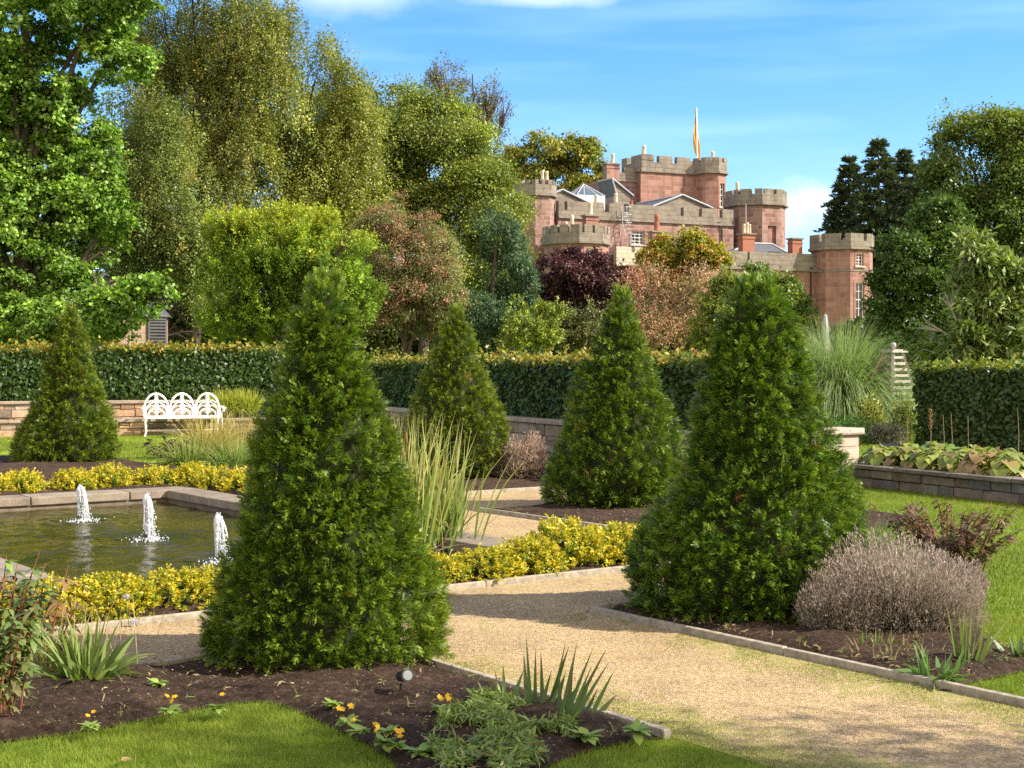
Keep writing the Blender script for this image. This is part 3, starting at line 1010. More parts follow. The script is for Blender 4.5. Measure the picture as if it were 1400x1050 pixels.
def hedge(A, B, z0, z1, width, dens, leaf, label, cols, topcols, seed, fuzz=.16, front=-1):
    """front: side of A->B that faces the garden (-1 right of the direction)"""
    q = np.random.RandomState(seed)
    A = np.asarray(A, float)[:2]; B = np.asarray(B, float)[:2]
    ln = np.linalg.norm(B - A)
    d = (B - A) / ln
    nr = np.array([d[1], -d[0]]) * (1 if front < 0 else -1)       # towards the viewer side
    base = np.array([*(A + B) / 2, 0])
    t = thing('beech_hedge', label, 'hedge', base)
    k = int(ln * (z1 - z0) * dens)
    wv, wv2 = Waves(1.4, seed), Waves(5, seed + 1)

    def emit(kf, face):
        s = q.uniform(0, ln, kf)
        if face == 'front' or face == 'back':
            z = q.uniform(z0, z1, kf); w = np.zeros(kf)
            nn = np.tile(np.array([*(nr if face == 'front' else -nr), 0.15]), (kf, 1))
            if face == 'back':
                w = np.full(kf, -width)
        elif face == 'top':
            z = np.full(kf, z1); w = -q.uniform(0, width, kf)
            nn = np.tile(np.array([0, 0, 1.0]), (kf, 1))
        else:
            s = np.full(kf, 0.0 if face == 'end0' else ln); z = q.uniform(z0, z1, kf); w = -q.uniform(0, width, kf)
            nn = np.tile(np.array([*(d * (-1 if face == 'end0' else 1)), .1]), (kf, 1))
        P = np.stack([A[0] + d[0] * s + nr[0] * w, A[1] + d[1] * s + nr[1] * w, z], 1)
        lump = .05 * wv(P) + .04 * wv2(P) - q.exponential(.035, kf)
        P = P + nn * lump[:, None]
        return P, nn
    Ps, Ns, tops = [], [], []
    for face, kf in (('front', k), ('back', k // 4), ('top', int(ln * width * dens * .9)), ('end0', int(width * (z1 - z0) * dens)), ('end1', int(width * (z1 - z0) * dens))):
        P, nn = emit(kf, face)
        Ps.append(P); Ns.append(nn); tops.append(np.full(kf, face == 'top'))
    # shoots above the clipped top
    ks = int(ln * 42)
    s = q.uniform(0, ln, ks); w = -q.uniform(-.02, width, ks)
    hh = np.abs(q.normal(0, fuzz * .55, ks)) * (1 + .5 * wv(np.stack([s, w * 0, w], 1)))
    for j in range(7):
        f = (j + 1) / 7
        P = np.stack([A[0] + d[0] * s + nr[0] * w, A[1] + d[1] * s + nr[1] * w, z1 + hh * f], 1) + q.normal(0, .02, (ks, 3))
        Ps.append(P); Ns.append(np.tile(np.array([0, 0, .6]), (ks, 1)) + q.normal(0, .6, (ks, 3))); tops.append(np.full(ks, True))
    P = np.concatenate(Ps); N = np.concatenate(Ns); tp = np.concatenate(tops)
    m = len(P)
    N = unit(unit(N) + q.normal(0, .42, (m, 3)))
    D = unit(np.cross(N, sph(m, q)) + np.array([0, 0, -.35]) + N * .25)
    C = pick(cols, m, q)
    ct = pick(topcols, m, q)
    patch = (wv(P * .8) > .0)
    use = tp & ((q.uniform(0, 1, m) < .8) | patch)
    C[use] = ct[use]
    L = leaf * q.uniform(.7, 1.3, m)
    leaf_mesh('foliage', P, D, N, L, L * .62, C, M_GLOSSY, t, base)
    mb = MB()
    c = (A + B) / 2 - nr * width / 2
    mb.box((c[0], c[1], (z0 + z1) / 2 - .02), (ln - .2, width - .2, z1 - z0 - .12), math.atan2(d[1], d[0]))
    mb.build('branches', M_TWIGS, t, base)
    return t


HG = [(.030, .075, .010), (.050, .105, .016), (.075, .135, .022), (.022, .055, .010)]
HGD = [(.026, .064, .012), (.042, .088, .016), (.055, .108, .02), (.07, .12, .025)]
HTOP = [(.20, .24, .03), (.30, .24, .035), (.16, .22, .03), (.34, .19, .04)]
A = at(-60, 500, 33.3); B = at(455, 500, 36.2)
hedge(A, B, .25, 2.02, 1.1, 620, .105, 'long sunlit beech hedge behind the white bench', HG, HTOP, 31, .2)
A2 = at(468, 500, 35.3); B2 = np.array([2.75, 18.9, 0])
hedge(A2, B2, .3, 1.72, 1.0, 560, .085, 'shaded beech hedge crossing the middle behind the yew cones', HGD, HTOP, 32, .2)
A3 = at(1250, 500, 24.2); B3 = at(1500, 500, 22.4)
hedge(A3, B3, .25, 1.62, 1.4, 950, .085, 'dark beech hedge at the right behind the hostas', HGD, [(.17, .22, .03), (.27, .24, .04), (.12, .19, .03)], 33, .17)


def stone_wall(name, A, B, z0, z1, thick, label, tint=(1, 1, 1), front=-1, seed=1, cap=.07, parts=True, ch=(.11, .19), parent=None, coping=(1, 1, 1), lean=0.04):
    random.seed(seed)
    A = np.asarray(A, float)[:2]; B = np.asarray(B, float)[:2]
    ln = np.linalg.norm(B - A)
    d = (B - A) / ln
    nr = np.array([d[1], -d[0]]) * (1 if front < 0 else -1)
    rot = math.atan2(d[1], d[0])
    base = np.array([*(A + B) / 2, z0])
    t = thing(name, label, 'stone wall', base)
    mb = MB()
    zc = z0
    ztop = z1 - cap
    while zc < ztop - .02:
        h = random.uniform(*ch)
        if ztop - zc - h < .07:
            h = ztop - zc
        s = 0
        while s < ln - .01:
            w = random.uniform(.18, .62)
            if ln - s - w < .15:
                w = ln - s
            prot = random.uniform(-.012, .014)
            c = A + d * (s + w / 2) - nr * (thick / 2 - prot)
            g = random.uniform(.62, 1.2)
            hue = random.choice([(1, .96, .9), (1.05, .92, .8), (.86, .9, .98), (1, 1, .96), (1.1, .95, .85)])
            if random.random() < .2 and h > .13:
                h1 = h * random.uniform(.4, .6)
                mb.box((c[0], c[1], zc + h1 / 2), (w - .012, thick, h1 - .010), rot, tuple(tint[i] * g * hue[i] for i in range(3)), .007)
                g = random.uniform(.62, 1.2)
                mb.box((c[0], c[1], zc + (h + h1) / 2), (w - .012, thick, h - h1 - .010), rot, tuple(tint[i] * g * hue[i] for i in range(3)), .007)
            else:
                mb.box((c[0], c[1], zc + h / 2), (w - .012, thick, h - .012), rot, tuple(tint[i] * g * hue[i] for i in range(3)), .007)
            s += w
        zc += h
    mb.build('stonework', M_STONE, t, base, bevel=.01)
    mb = MB()
    c = (A + B) / 2 - nr * (thick / 2)
    mb.box((c[0], c[1], (z0 + ztop) / 2 - .1), (ln - .04, thick - .05, ztop - z0 + .16), rot, tuple(.42 * v for v in tint))
    mb.build('mortar', M_STONE, t, base)
    mb = MB()
    s = 0
    while s < ln - .01:
        w = random.uniform(.7, 1.15)
        if ln - s - w < .4:
            w = ln - s
        c = A + d * (s + w / 2) - nr * (thick / 2 - lean / 2)
        g = random.uniform(.85, 1.12)
        mb.box((c[0], c[1], z1 - cap / 2), (w - .01, thick + lean, cap), rot, tuple(v * g for v in coping), .004)
        s += w
    mb.build('coping', M_COPING, t, base, bevel=.012)
    return t


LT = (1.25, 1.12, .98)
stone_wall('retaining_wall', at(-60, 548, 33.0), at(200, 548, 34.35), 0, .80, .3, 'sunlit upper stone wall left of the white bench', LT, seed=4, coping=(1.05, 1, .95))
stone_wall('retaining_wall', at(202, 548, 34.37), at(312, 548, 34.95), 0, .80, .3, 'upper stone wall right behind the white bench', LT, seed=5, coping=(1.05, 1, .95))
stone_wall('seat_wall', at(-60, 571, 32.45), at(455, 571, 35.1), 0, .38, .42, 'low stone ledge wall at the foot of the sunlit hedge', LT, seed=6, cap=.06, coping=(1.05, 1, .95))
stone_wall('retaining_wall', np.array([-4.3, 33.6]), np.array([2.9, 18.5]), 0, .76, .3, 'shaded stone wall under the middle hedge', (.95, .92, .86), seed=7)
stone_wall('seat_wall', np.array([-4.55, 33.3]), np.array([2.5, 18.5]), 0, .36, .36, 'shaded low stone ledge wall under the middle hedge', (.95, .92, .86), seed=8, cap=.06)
WC = np.array([4.63, 19.75]); WE = np.array([6.75, 15.6])
stone_wall('bed_wall', WC, WE, 0, .30, .28, 'grey low stone wall holding the hosta bed', (.50, .55, .62), seed=9, cap=.055, coping=(.5, .52, .55), ch=(.09, .17))
stone_wall('bed_wall', np.array([6.4, 25.2]), WC + np.array([-.02, .05]), 0, .29, .28, 'dark capped end wall of the hosta bed running away', (.80, .86, .92), seed=10, cap=.055, coping=(.5, .52, .55))
# soil in the raised bed
mb = MB()
mb.prism([(4.72, 19.9), (6.9, 15.65), (12, 18), (12, 24), (6.5, 25.3)], .02, .24)
kind(mb.build('raised_bed_soil', M_SOIL), 'structure')
# end pier
pr = thing('wall_pier', 'pale pink stone pier with flat cap beside the right yew', 'stone pier', at(1155, 640, 22.5) * np.array([1, 1, 0]), rotz=R(38))
mb = MB(); mb.box((-.35, .1, .28), (1.1, .42, .57)); mb.build('pier_shaft', M_BLOCK, pr, uv=True)
mb = MB(); mb.box((-.35, .1, .62), (1.24, .54, .10)); mb.build('cap', M_BLOCK, pr, uv=True, bevel=.015)

# ------------------------------------------------------------------ white bench
def bench():
    pos = gnd(250, 598); pos = at(250, 500, 33.6); pos[2] = 0
    t = thing('garden_bench', 'white cast iron bench with three arched back panels on the lawn', 'bench', pos, rotz=R(17))
    w = 1.74
    mb = MB()                                  # seat of slats in a frame
    for i in range(7):
        mb.box((0, -.24 + i * .075, .445), (w - .06, .05, .018))
    mb.box((0, -.29, .44), (w, .03, .05)); mb.box((0, .245, .44), (w, .03, .05))
    mb.build('seat', M_WHITE, t)
    for sx in (-1, 0, 1):                      # three arched back panels
        mb = MB()
        cx = sx * w / 3
        hw = w / 6 - .012
        def arch(hw_, z0_, zt, y0=.26, y1=.36, r=.02):
            pts = []
            for k in range(17):
                a = PI * k / 16
                x = -hw_ * math.cos(a)
                z = z0_ + (zt - z0_) * (math.sin(a) ** .75)
                pts.append((cx + x, y0 + (y1 - y0) * (z - .45) / .5, z))
            mb.tube(pts, r, 6)
        arch(hw, .46, .97, r=.026); arch(hw * .86, .46, .78, r=.02); arch(hw * .66, .46, .62, r=.018)
        mb.tube([(cx, .27, .45), (cx, .36, .96)], .016, 6)
        for zc, rr in ((.58, .05), (.70, .062), (.83, .055), (.90, .045)):
            y = .26 + .1 * (zc - .45) / .5
            mb.lathe([(.001, -.05), (rr * .8, -.02), (rr, .0), (rr * .8, .025), (.001, .06)], 8, (cx, y, zc))
        for s in (-1, 1):
            for k in range(3):
                z = .50 + k * .12
                mb.tube([(cx, .27, z), (cx + s * hw * .35, .28, z + .08), (cx + s * hw * .72, .29, z + .02)], .011, 5)
        mb.build('back_panel', M_WHITE, t)
    for sx in (-1, 1):
        for sy in (-.27, .24):
            mb = MB()
            x = sx * (w / 2 - .06 + (.03 if sy < 0 else -.02))
            mb.tube([(x, sy, .45), (x + sx * .02, sy - .015 if sy < 0 else sy, .32), (x + sx * .005, sy, .12), (x + sx * .03, sy - (.02 if sy < 0 else -.02), 0)], [.026, .022, .016, .022], 7)
            mb.build('leg', M_WHITE, t)
        mb = MB()
        x = sx * (w / 2 - .02)
        mb.tube([(x, .27, .66), (x + sx * .02, .1, .68), (x + sx * .05, -.15, .66), (x + sx * .06, -.27, .64), (x + sx * .05, -.30, .58), (x + sx * .03, -.25, .57)], .022, 7)
        mb.tube([(x + sx * .05, -.27, .64), (x, -.25, .54), (x, -.27, .45)], .018, 6)
        mb.lathe([(.001, -.03), (.05, -.015), (.055, .0), (.05, .02), (.001, .035)], 8, (x + sx * .05, -.27, .64))
        mb.build('armrest', M_WHITE, t)
    mb = MB()
    for sx in (-1, 1):
        mb.tube([(sx * (w / 2 - .06), -.27, .14), (sx * (w / 2 - .06), .24, .14)], .011, 6)
    mb.tube([(-w / 2 + .06, -.02, .14), (w / 2 - .06, -.02, .14)], .011, 6)
    mb.build('stretcher', M_WHITE, t)


bench()

# ------------------------------------------------------------------ obelisk and parasol
ob = thing('garden_obelisk', 'weathered grey slatted wooden obelisk with ball finial beyond the lawn', 'obelisk', at(1221, 560, 33.5) * np.array([1, 1, 0]), rotz=R(28))
mb = MB(); mb2 = MB()
zt_, zb_ = 1.92, 0.0
hb, ht = .52, .15
def ob_w(z): return hb + (ht - hb) * z / zt_
for sx in (-1, 1):
    for sy in (-1, 1):
        mb.tube([(sx * hb, sy * hb, 0), (sx * ht, sy * ht, zt_)], .042, 4)
for i in range(13):
    z = .16 + i * .137
    wv_ = ob_w(z)
    for a in range(4):
        c, s_ = math.cos(a * PI / 2), math.sin(a * PI / 2)
        mb2.box((c * wv_, s_ * wv_, z), (2 * wv_, .03, .062), a * PI / 2 + PI / 2)
mb.build('frame', M_GREYWOOD, ob); mb2.build('slats', M_GREYWOOD, ob)
mb = MB(); mb.box((0, 0, zt_ + .02), (.46, .46, .045)); mb.box((0, 0, zt_ + .055), (.3, .3, .03)); mb.build('cap', M_GREYWOOD, ob)
mb = MB(); mb.lathe([(.03, 0), (.03, .03), (.055, .06), (.068, .10), (.055, .14), (.001, .165)], 12, (0, 0, zt_ + .07)); mb.build('finial', M_GREYWOOD, ob, smooth=True)

pa = thing('closed_parasol', 'grey folded garden parasol rising behind the tall ornamental grass', 'parasol', at(1128, 500, 45) * np.array([1, 1, 0]))
mb = MB(); mb.tube([(0, 0, 0), (0, 0, 2.9)], .025, 8); mb.build('pole', M_GREYWOOD, pa)
mb = MB()
mb.lathe([(.13, 1.45), (.15, 1.6), (.13, 2.2), (.09, 2.8), (.05, 3.15), (.01, 3.2)], 24, wob=lambda t, z: 1 + .16 * math.sin(8 * t))
mb.build('canopy', M_CANVAS, pa, smooth=True)


# ------------------------------------------------------------------ strap-leaved plants
def strap_plant(name, label, cat, pos, k, L, W, spread, lean, droop, cols, tip, seed, group=None, tipw=.5, widest=.3, mat=None, rad=.06, part='leaves', segs=6):
    q = np.random.RandomState(seed)
    t = thing(name, label, cat, pos, group)
    a = q.uniform(0, 2 * PI, k); r = rad * np.sqrt(q.uniform(0, 1, k))
    P = np.stack([np.cos(a) * r, np.sin(a) * r, np.zeros(k)], 1)
    el = np.abs(q.normal(0, spread, k))
    a2 = a + q.normal(0, .5, k)
    D = np.stack([np.cos(a2) * np.sin(el), np.sin(a2) * np.sin(el), np.cos(el)], 1) + np.array(lean)
    C = pick(cols, k, q)
    tc_ = C * (1 - tipw) + np.array(tip) * tipw
    global rs
    blade_mesh(part, P, D, q.uniform(L[0], L[1], k), q.uniform(W[0], W[1], k), q.uniform(droop[0], droop[1], k), C, mat or M_BLADE, t, segs=segs, tipC=tc_, widest=widest)
    return t


GR = [(.06, .13, .02), (.10, .19, .03), (.14, .22, .04), (.045, .095, .02)]
STRAW = [(.34, .27, .14), (.45, .37, .20), (.25, .19, .09), (.40, .30, .14)]
REED = [(.17, .28, .045), (.25, .35, .07), (.36, .39, .11), (.12, .21, .045)]

# ornamental grass
og = strap_plant('ornamental_grass', 'big fountain-shaped clump of pale green ornamental grass', 'ornamental grass', at(1148, 590, 34) * np.array([1, 1, 0]),
                 7000, (2.3, 3.0), (.017, .030), .25, (0, 0, 0), (2.7, 4.6), [(.16, .26, .08), (.22, .32, .11), (.30, .38, .17), (.11, .18, .06)], (.32, .38, .18), 41, widest=.25, rad=.5, segs=9)
q = np.random.RandomState(5)
k = 9
a = q.uniform(0, 6.28, k)
P = np.stack([np.cos(a) * .3 + .3, np.sin(a) * .3, np.full(k, .2)], 1)
D = np.stack([np.abs(np.cos(a)) * .33 + .12, np.sin(a) * .3, np.ones(k)], 1)
blade_mesh('plumes', P, D, q.uniform(1.9, 2.45, k), np.full(k, .045), q.uniform(.5, 1.1, k), pick([(.40, .24, .17), (.45, .30, .22)], k, q), M_DRY, og, segs=7, widest=.85)

# reeds standing in the pond
rp = gp(7.05, 6.1, WZ) + np.array([.06, 0, 0])
rc = thing('reed_clump', 'tall clump of green and straw coloured reeds at the pond edge', 'reeds', rp)
q = np.random.RandomState(42)


def reeds(t, k, cx, rx, ry, L, seed, straw=.25):
    q = np.random.RandomState(seed)
    P = np.stack([cx + q.normal(0, rx, k), q.normal(0, ry, k), np.zeros(k)], 1)
    D = np.stack([q.normal(0, .12, k) + (P[:, 0] - cx) * .22, q.normal(0, .11, k), np.ones(k)], 1)
    C = np.where((q.uniform(0, 1, k) < straw)[:, None], pick(STRAW, k, q), pick(REED, k, q))
    T = C * .4 + np.array((.54, .48, .21)) * .6
    dr = np.abs(q.normal(0, .30, k)) + (q.uniform(0, 1, k) < .22) * q.uniform(.8, 2.6, k)
    blade_mesh('leaves', P, D, q.uniform(L[0], L[1], k) * (1 - .25 * (q.uniform(0, 1, k) < .3)), q.uniform(.014, .027, k), dr, C, M_BLADE, t, segs=9, tipC=T, widest=.35)


reeds(rc, 430, -.02, .25, .15, (.80, 1.40), 43)
k = 170                                        # dead stems at the base, some fallen
P = np.stack([q.normal(.08, .2, k), q.normal(0, .14, k), np.zeros(k)], 1)
D = np.stack([q.normal(0, .5, k), q.normal(0, .4, k), np.ones(k)], 1)
blade_mesh('dead_leaves', P, D, q.uniform(.25, .7, k), q.uniform(.012, .022, k), q.uniform(.2, 3.0, k), pick([(.42, .34, .26), (.5, .42, .33), (.3, .22, .15)], k, q), M_DRY, rc, segs=6)
k = 9                                          # brown seed heads
mb = MB()
for i in range(k):
    x, y = q.normal(-.1, .22), q.normal(0, .1); h = q.uniform(.75, 1.15); lx = q.normal(0, .06)
    mb.tube([(x, y, 0), (x + lx * .5, y, h * .6), (x + lx, y, h)], .004, 5)
    mb.tube([(x + lx, y, h), (x + lx * 1.04, y, h + .05), (x + lx * 1.1, y, h + .10)], [.008, .011, .006], 6)
mb.build('seed_heads', simple('seed_head', (.22, .11, .05), .9, .1, var=.2), rc)
rc2 = thing('reed_clump', 'slim separate tuft of green reeds right of the main clump', 'reeds', gp(7.25, 6.15, WZ) + np.array([.30, .02, 0]))
reeds(rc2, 44, .0, .04, .04, (.75, 1.25), 44, .12)

# ------------------------------------------------------------------ golden shrubs (a few shapes, copied along the rows)
GOLD = [(.58, .45, .022), (.66, .53, .04), (.48, .42, .03), (.34, .35, .032), (.64, .46, .025), (.24, .29, .03)]


def gold_shrub(rx, ry, h, k, leaf, seed, name='golden_shrub'):
    q = np.random.RandomState(seed)
    t = thing(name, 'x', 'shrub', (0, 0, 0), 'golden shrubs edging the pond')
    nt_ = max(30, k // 26)
    u = q.uniform(0, 1, nt_)
    a = q.uniform(0, 2 * PI, nt_)
    el = np.arcsin(q.uniform(0, 1, nt_) ** .9)
    rr = 1 - np.abs(q.normal(0, .10, nt_))
    rr *= 1 + .13 * Waves(4, seed)(np.stack([np.cos(a), np.sin(a), el], 1))
    c = np.stack([np.cos(a) * np.cos(el) * rx * rr, np.sin(a) * np.cos(el) * ry * rr, .03 + np.sin(el) * h * rr * .95], 1)
    ax = unit(np.stack([np.cos(a) * np.cos(el), np.sin(a) * np.cos(el), np.sin(el) + .75], 1) + q.normal(0, .2, (nt_, 3)))
    T = np.repeat(np.arange(nt_), 26)
    m = len(T)
    s = np.tile(np.arange(26) / 26, nt_)
    sp = leaf * 4.2
    P = c[T] + ax[T] * ((s - .75) * sp)[:, None] + q.normal(0, leaf * .25, (m, 3))
    D = unit(ax[T] * (.35 + .5 * s[:, None]) + sph(m, q) * .8)
    N = unit(ax[T] + q.normal(0, .5, (m, 3)))
    C = pick(GOLD, nt_, q)[T] * (1 + q.normal(0, .10, (m, 1)))
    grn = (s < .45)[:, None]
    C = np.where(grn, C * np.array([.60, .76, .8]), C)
    stray = (q.uniform(0, 1, nt_) < .06)[T][:, None]
    C = np.where(stray, C * np.array([.35, .62, .9]), C)
    C = np.clip(C, .01, .9)
    L = leaf * q.uniform(.7, 1.25, m)
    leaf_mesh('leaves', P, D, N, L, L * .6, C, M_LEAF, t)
    mb = MB()
    mb.lathe([(.06, 0), (min(rx, ry) * .55, .06), (min(rx, ry) * .52, h * .4), (.02, h * .6)], 14, wob=lambda th, z: 1 + .12 * math.sin(3 * th + 1))
    mb.build('stems', M_TWIGS, t)
    return t


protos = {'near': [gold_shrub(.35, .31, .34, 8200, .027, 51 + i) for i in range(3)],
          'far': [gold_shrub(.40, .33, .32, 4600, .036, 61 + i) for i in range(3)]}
used = set()


def copy_thing(src, loc, rotz, scl, label, group=None):
    if src.name not in used:
        used.add(src.name)
        c = src
    else:
        c = src.copy(); COL.objects.link(c)
        for ch in src.children:
            d = ch.copy(); COL.objects.link(d); d.parent = c
    c.location = tuple(float(v) for v in loc)
    c.rotation_euler = (0, 0, rotz)
    c.scale = (scl, scl, scl * random.uniform(.9, 1.1))
    c['label'] = label
    if group:
        c['group'] = group
    return c


random.seed(77)
NEAR = [(2.55, .95, .72, 'golden shrub at the left edge of the photo behind the leafy peony'),
        (3.02, .92, .72, 'golden shrub below the pale pond kerb corner at the left'),
        (3.5, .95, .72, 'golden shrub behind the two lilac scabious flowers'),
        (3.98, 1.0, .76, 'golden shrub just left of the big front yew'),
        (4.45, 1.0, .74, 'golden shrub half covered by the left side of the big front yew'),
        (4.95, 1.0, .72, 'golden shrub standing directly behind the big front yew'),
        (5.45, 1.0, .70, 'golden shrub covered by the right side of the big front yew'),
        (5.93, 1.0, .66, 'golden shrub just emerging right of the big front yew below the reeds'),
        (6.4, 1.0, .66, 'low golden shrub below the right part of the reeds'),
        (6.9, 1.0, .84, 'golden shrub in front of the pale kerb slabs right of the reeds'),
        (7.3, 1.05, .98, 'tallest golden shrub of the near row with raised tips'),
        (7.75, 1.05, .92, 'golden shrub touching the left side of the right front yew'),
        (8.2, 1.0, .80, 'golden shrub half covered by the right front yew')]
for i, (n, wd, hz, lab) in enumerate(NEAR):
    o = copy_thing(protos['near'][i % 3], gp(n + random.uniform(-.04, .04), 8.38 + random.uniform(-.06, .06), .01), random.uniform(0, 6.28), wd * random.uniform(.96, 1.08), lab)
    o.scale.z = hz * random.uniform(.94, 1.06)
FAR = [(5.38, -1.0, 'golden shrub at the left edge of the photo beyond the pond'), (5.94, -1.0, 'golden shrub below the left foot of the pointed far yew'),
       (6.5, -1.0, 'golden shrub right behind the farthest water jet'), (7.06, -1.0, 'golden shrub below the right foot of the pointed far yew'),
       (7.62, -1.0, 'golden shrub beyond the middle water jet'), (8.12, -.85, 'golden shrub at the turn of the row by the pond corner'),
       (8.25, -.15, 'golden shrub first after the turn of the row'), (8.25, .45, 'golden shrub second after the turn of the row'),
       (8.25, 1.05, 'golden shrub of the far row touching the big front yew')]
for i, (n, t_, lab) in enumerate(FAR):
    o = copy_thing(protos['far'][i % 3], gp(n, t_, .01) + np.array([random.uniform(-.06, .06), random.uniform(-.06, .06), 0]), random.uniform(0, 6.28), random.uniform(.92, 1.06), lab)
    o.scale.z = random.uniform(.78, .95)

# ------------------------------------------------------------------ hostas
HOS = [(.24, .31, .05), (.33, .37, .08), (.17, .26, .045), (.36, .35, .10), (.12, .22, .04)]
HOSB = [(.34, .22, .10), (.42, .30, .15), (.28, .17, .08), (.25, .25, .06)]


def broad_leaf_mesh(name, P, D, N, L, W, C, T, mat, parent, bend=.5):
    """wide heart-shaped leaves of 5 rows that arch over"""
    k = len(P)
    D = unit(D); S = unit(np.cross(D, N)); Nn = np.cross(S, D)
    prof = [(0, .06), (.18, .42), (.42, .5), (.70, .34), (1.0, .02)]
    rows, cols = [], []
    pos = P.copy(); cur = D.copy(); last = 0
    for (u, w) in prof:
        step = (u - last) * np.asarray(L).reshape(-1, 1)
        cur = unit(cur + np.array([0, 0, -1.0]) * bend * (u - last) * 2)
        pos = pos + cur * step
        last = u
        ww = w * np.asarray(W).reshape(-1, 1)
        rows.append(np.stack([pos - S * ww + Nn * ww * .25, pos, pos + S * ww + Nn * ww * .25], 1))
        c = C * (1 - u * .5) + T * (u * .5)
        cols.append(np.stack([c, c * .9, c], 1))
    V = np.stack(rows, 1).reshape(k, -1, 3); Cc = np.stack(cols, 1).reshape(k, -1, 3)
    b = np.arange(k)[:, None] * 15
    fl = []
    for i in range(4):
        for j in range(2):
            fl.append(b + np.array([[3 * i + j, 3 * i + j + 1, 3 * i + 4 + j, 3 * i + 3 + j]]))
    return np_mesh(name, V.reshape(-1, 3), np.concatenate(fl), 4, mat, parent, Cc.reshape(-1, 3), smooth=True)


def hosta(pos, lab, seed, brown=.15, size=1.0):
    q = np.random.RandomState(seed)
    t = thing('hosta', lab, 'hosta', pos, 'hostas in the raised bed')
    k = 52
    a = q.uniform(0, 2 * PI, k)
    lay = q.uniform(0, 1, k)
    r = (.04 + .17 * lay) * size
    P = np.stack([np.cos(a) * r, np.sin(a) * r, (.24 - .15 * lay + q.uniform(-.02, .03, k)) * size], 1)
    D = np.stack([np.cos(a), np.sin(a), .75 - .8 * lay], 1)
    N = np.stack([-np.cos(a) * .4, -np.sin(a) * .4, np.ones(k)], 1) + q.normal(0, .25, (k, 3))
    br = (q.uniform(0, 1, k) < brown)[:, None]
    C = np.where(br, pick(HOSB, k, q), pick(HOS, k, q))
    T = np.where((q.uniform(0, 1, k) < .5)[:, None], pick(HOSB, k, q), C)
    L = q.uniform(.12, .195, k) * size
    broad_leaf_mesh('leaves', P, D, N, L, L * q.uniform(.8, 1.0, k), C, T, M_LEAF, t, .9)
    mb = MB()
    for i in range(0, k, 2):
        mb.tube([(0, 0, 0), tuple(P[i] * np.array([.7, .7, .7])), tuple(P[i])], .005, 4, col=(.25, .28, .08))
    if q.uniform() < .15:
        x, y = q.normal(0, .05, 2)
        mb.tube([(x, y, 0), (x * 1.5, y, .35), (x * 2, y, .62 * size)], .003, 4, col=(.34, .28, .14))
    mb.build('stalks', M_DRY, t)


d_ = (WE - WC) / np.linalg.norm(WE - WC)
nb_ = np.array([-d_[1], d_[0]])               # into the bed
HL = [['hosta at the corner of the stone wall, leftmost of the front row', 'front row hosta just right of the wall corner one', 'front row hosta third from the wall corner', 'front row hosta left of the withered one',
       'brown withered hosta at the front of the bed', 'front row hosta right of the withered one at the edge of the photo'],
      ['pale hosta at the back left of the raised bed', 'middle row hosta below the left end of the dark hedge', 'middle row hosta below the brown seed stem', 'middle row hosta right of the thin pale stems', 'middle row hosta at the right edge of the photo'],
      ['rear hosta at the foot of the brown seed stem', 'rear hosta in the middle before the dark hedge', 'rear hosta nearest the right edge of the photo']]
for row, (dep, s0, st_, nrow) in enumerate(((.40, .10, .44, 6), (.86, .02, .48, 5), (1.5, .05, .56, 3))):
    for j in range(nrow):
        s = s0 + st_ * j
        p = WC + d_ * s + nb_ * (dep + random.uniform(-.05, .05))
        hosta((p[0], p[1], .24), HL[row][j], 200 + row * 10 + j, .80 if (row == 0 and j == 4) else .08, random.uniform(.95, 1.15) * (1.12 if row else 1))
# dry flower stems standing among the hostas
for j, (px, py0, py1) in enumerate(((1272, 612, 572), (1290, 612, 580), (1301, 612, 578), (1392, 615, 575))):
    Z = 21.0
    p0 = at(px, py0, Z); h = (py0 - py1) * Z / F + .35
    b_ = p0.copy(); b_[2] = .24
    t = thing('dry_flower_stem', ['dry brown seed stem under the left end of the dark hedge', 'thin pale stem second from the left before the dark hedge', 'thin pale stem third from the left before the dark hedge', 'thin pale stem near the right edge before the dark hedge'][j], 'dry stem', b_, 'dry stems in the hosta bed')
    mb = MB()
    mb.tube([(0, 0, 0), (.01, 0, h * .5), (-.01, 0, h)], [.008, .006, .004], 5, col=(.36, .27, .14))
    mb.build('stem', M_DRY, t)
    if j == 0:
        mb = MB()
        for kx in range(26):
            z = h * (.62 + .38 * kx / 26)
            aa = kx * 2.4
            mb.tube([(0, 0, z), (.03 * math.cos(aa), .03 * math.sin(aa), z + .012)], [.006, .011], 5, col=(.24, .14, .06))
        mb.build('seed_head', M_DRY, t)

# ------------------------------------------------------------------ lavender


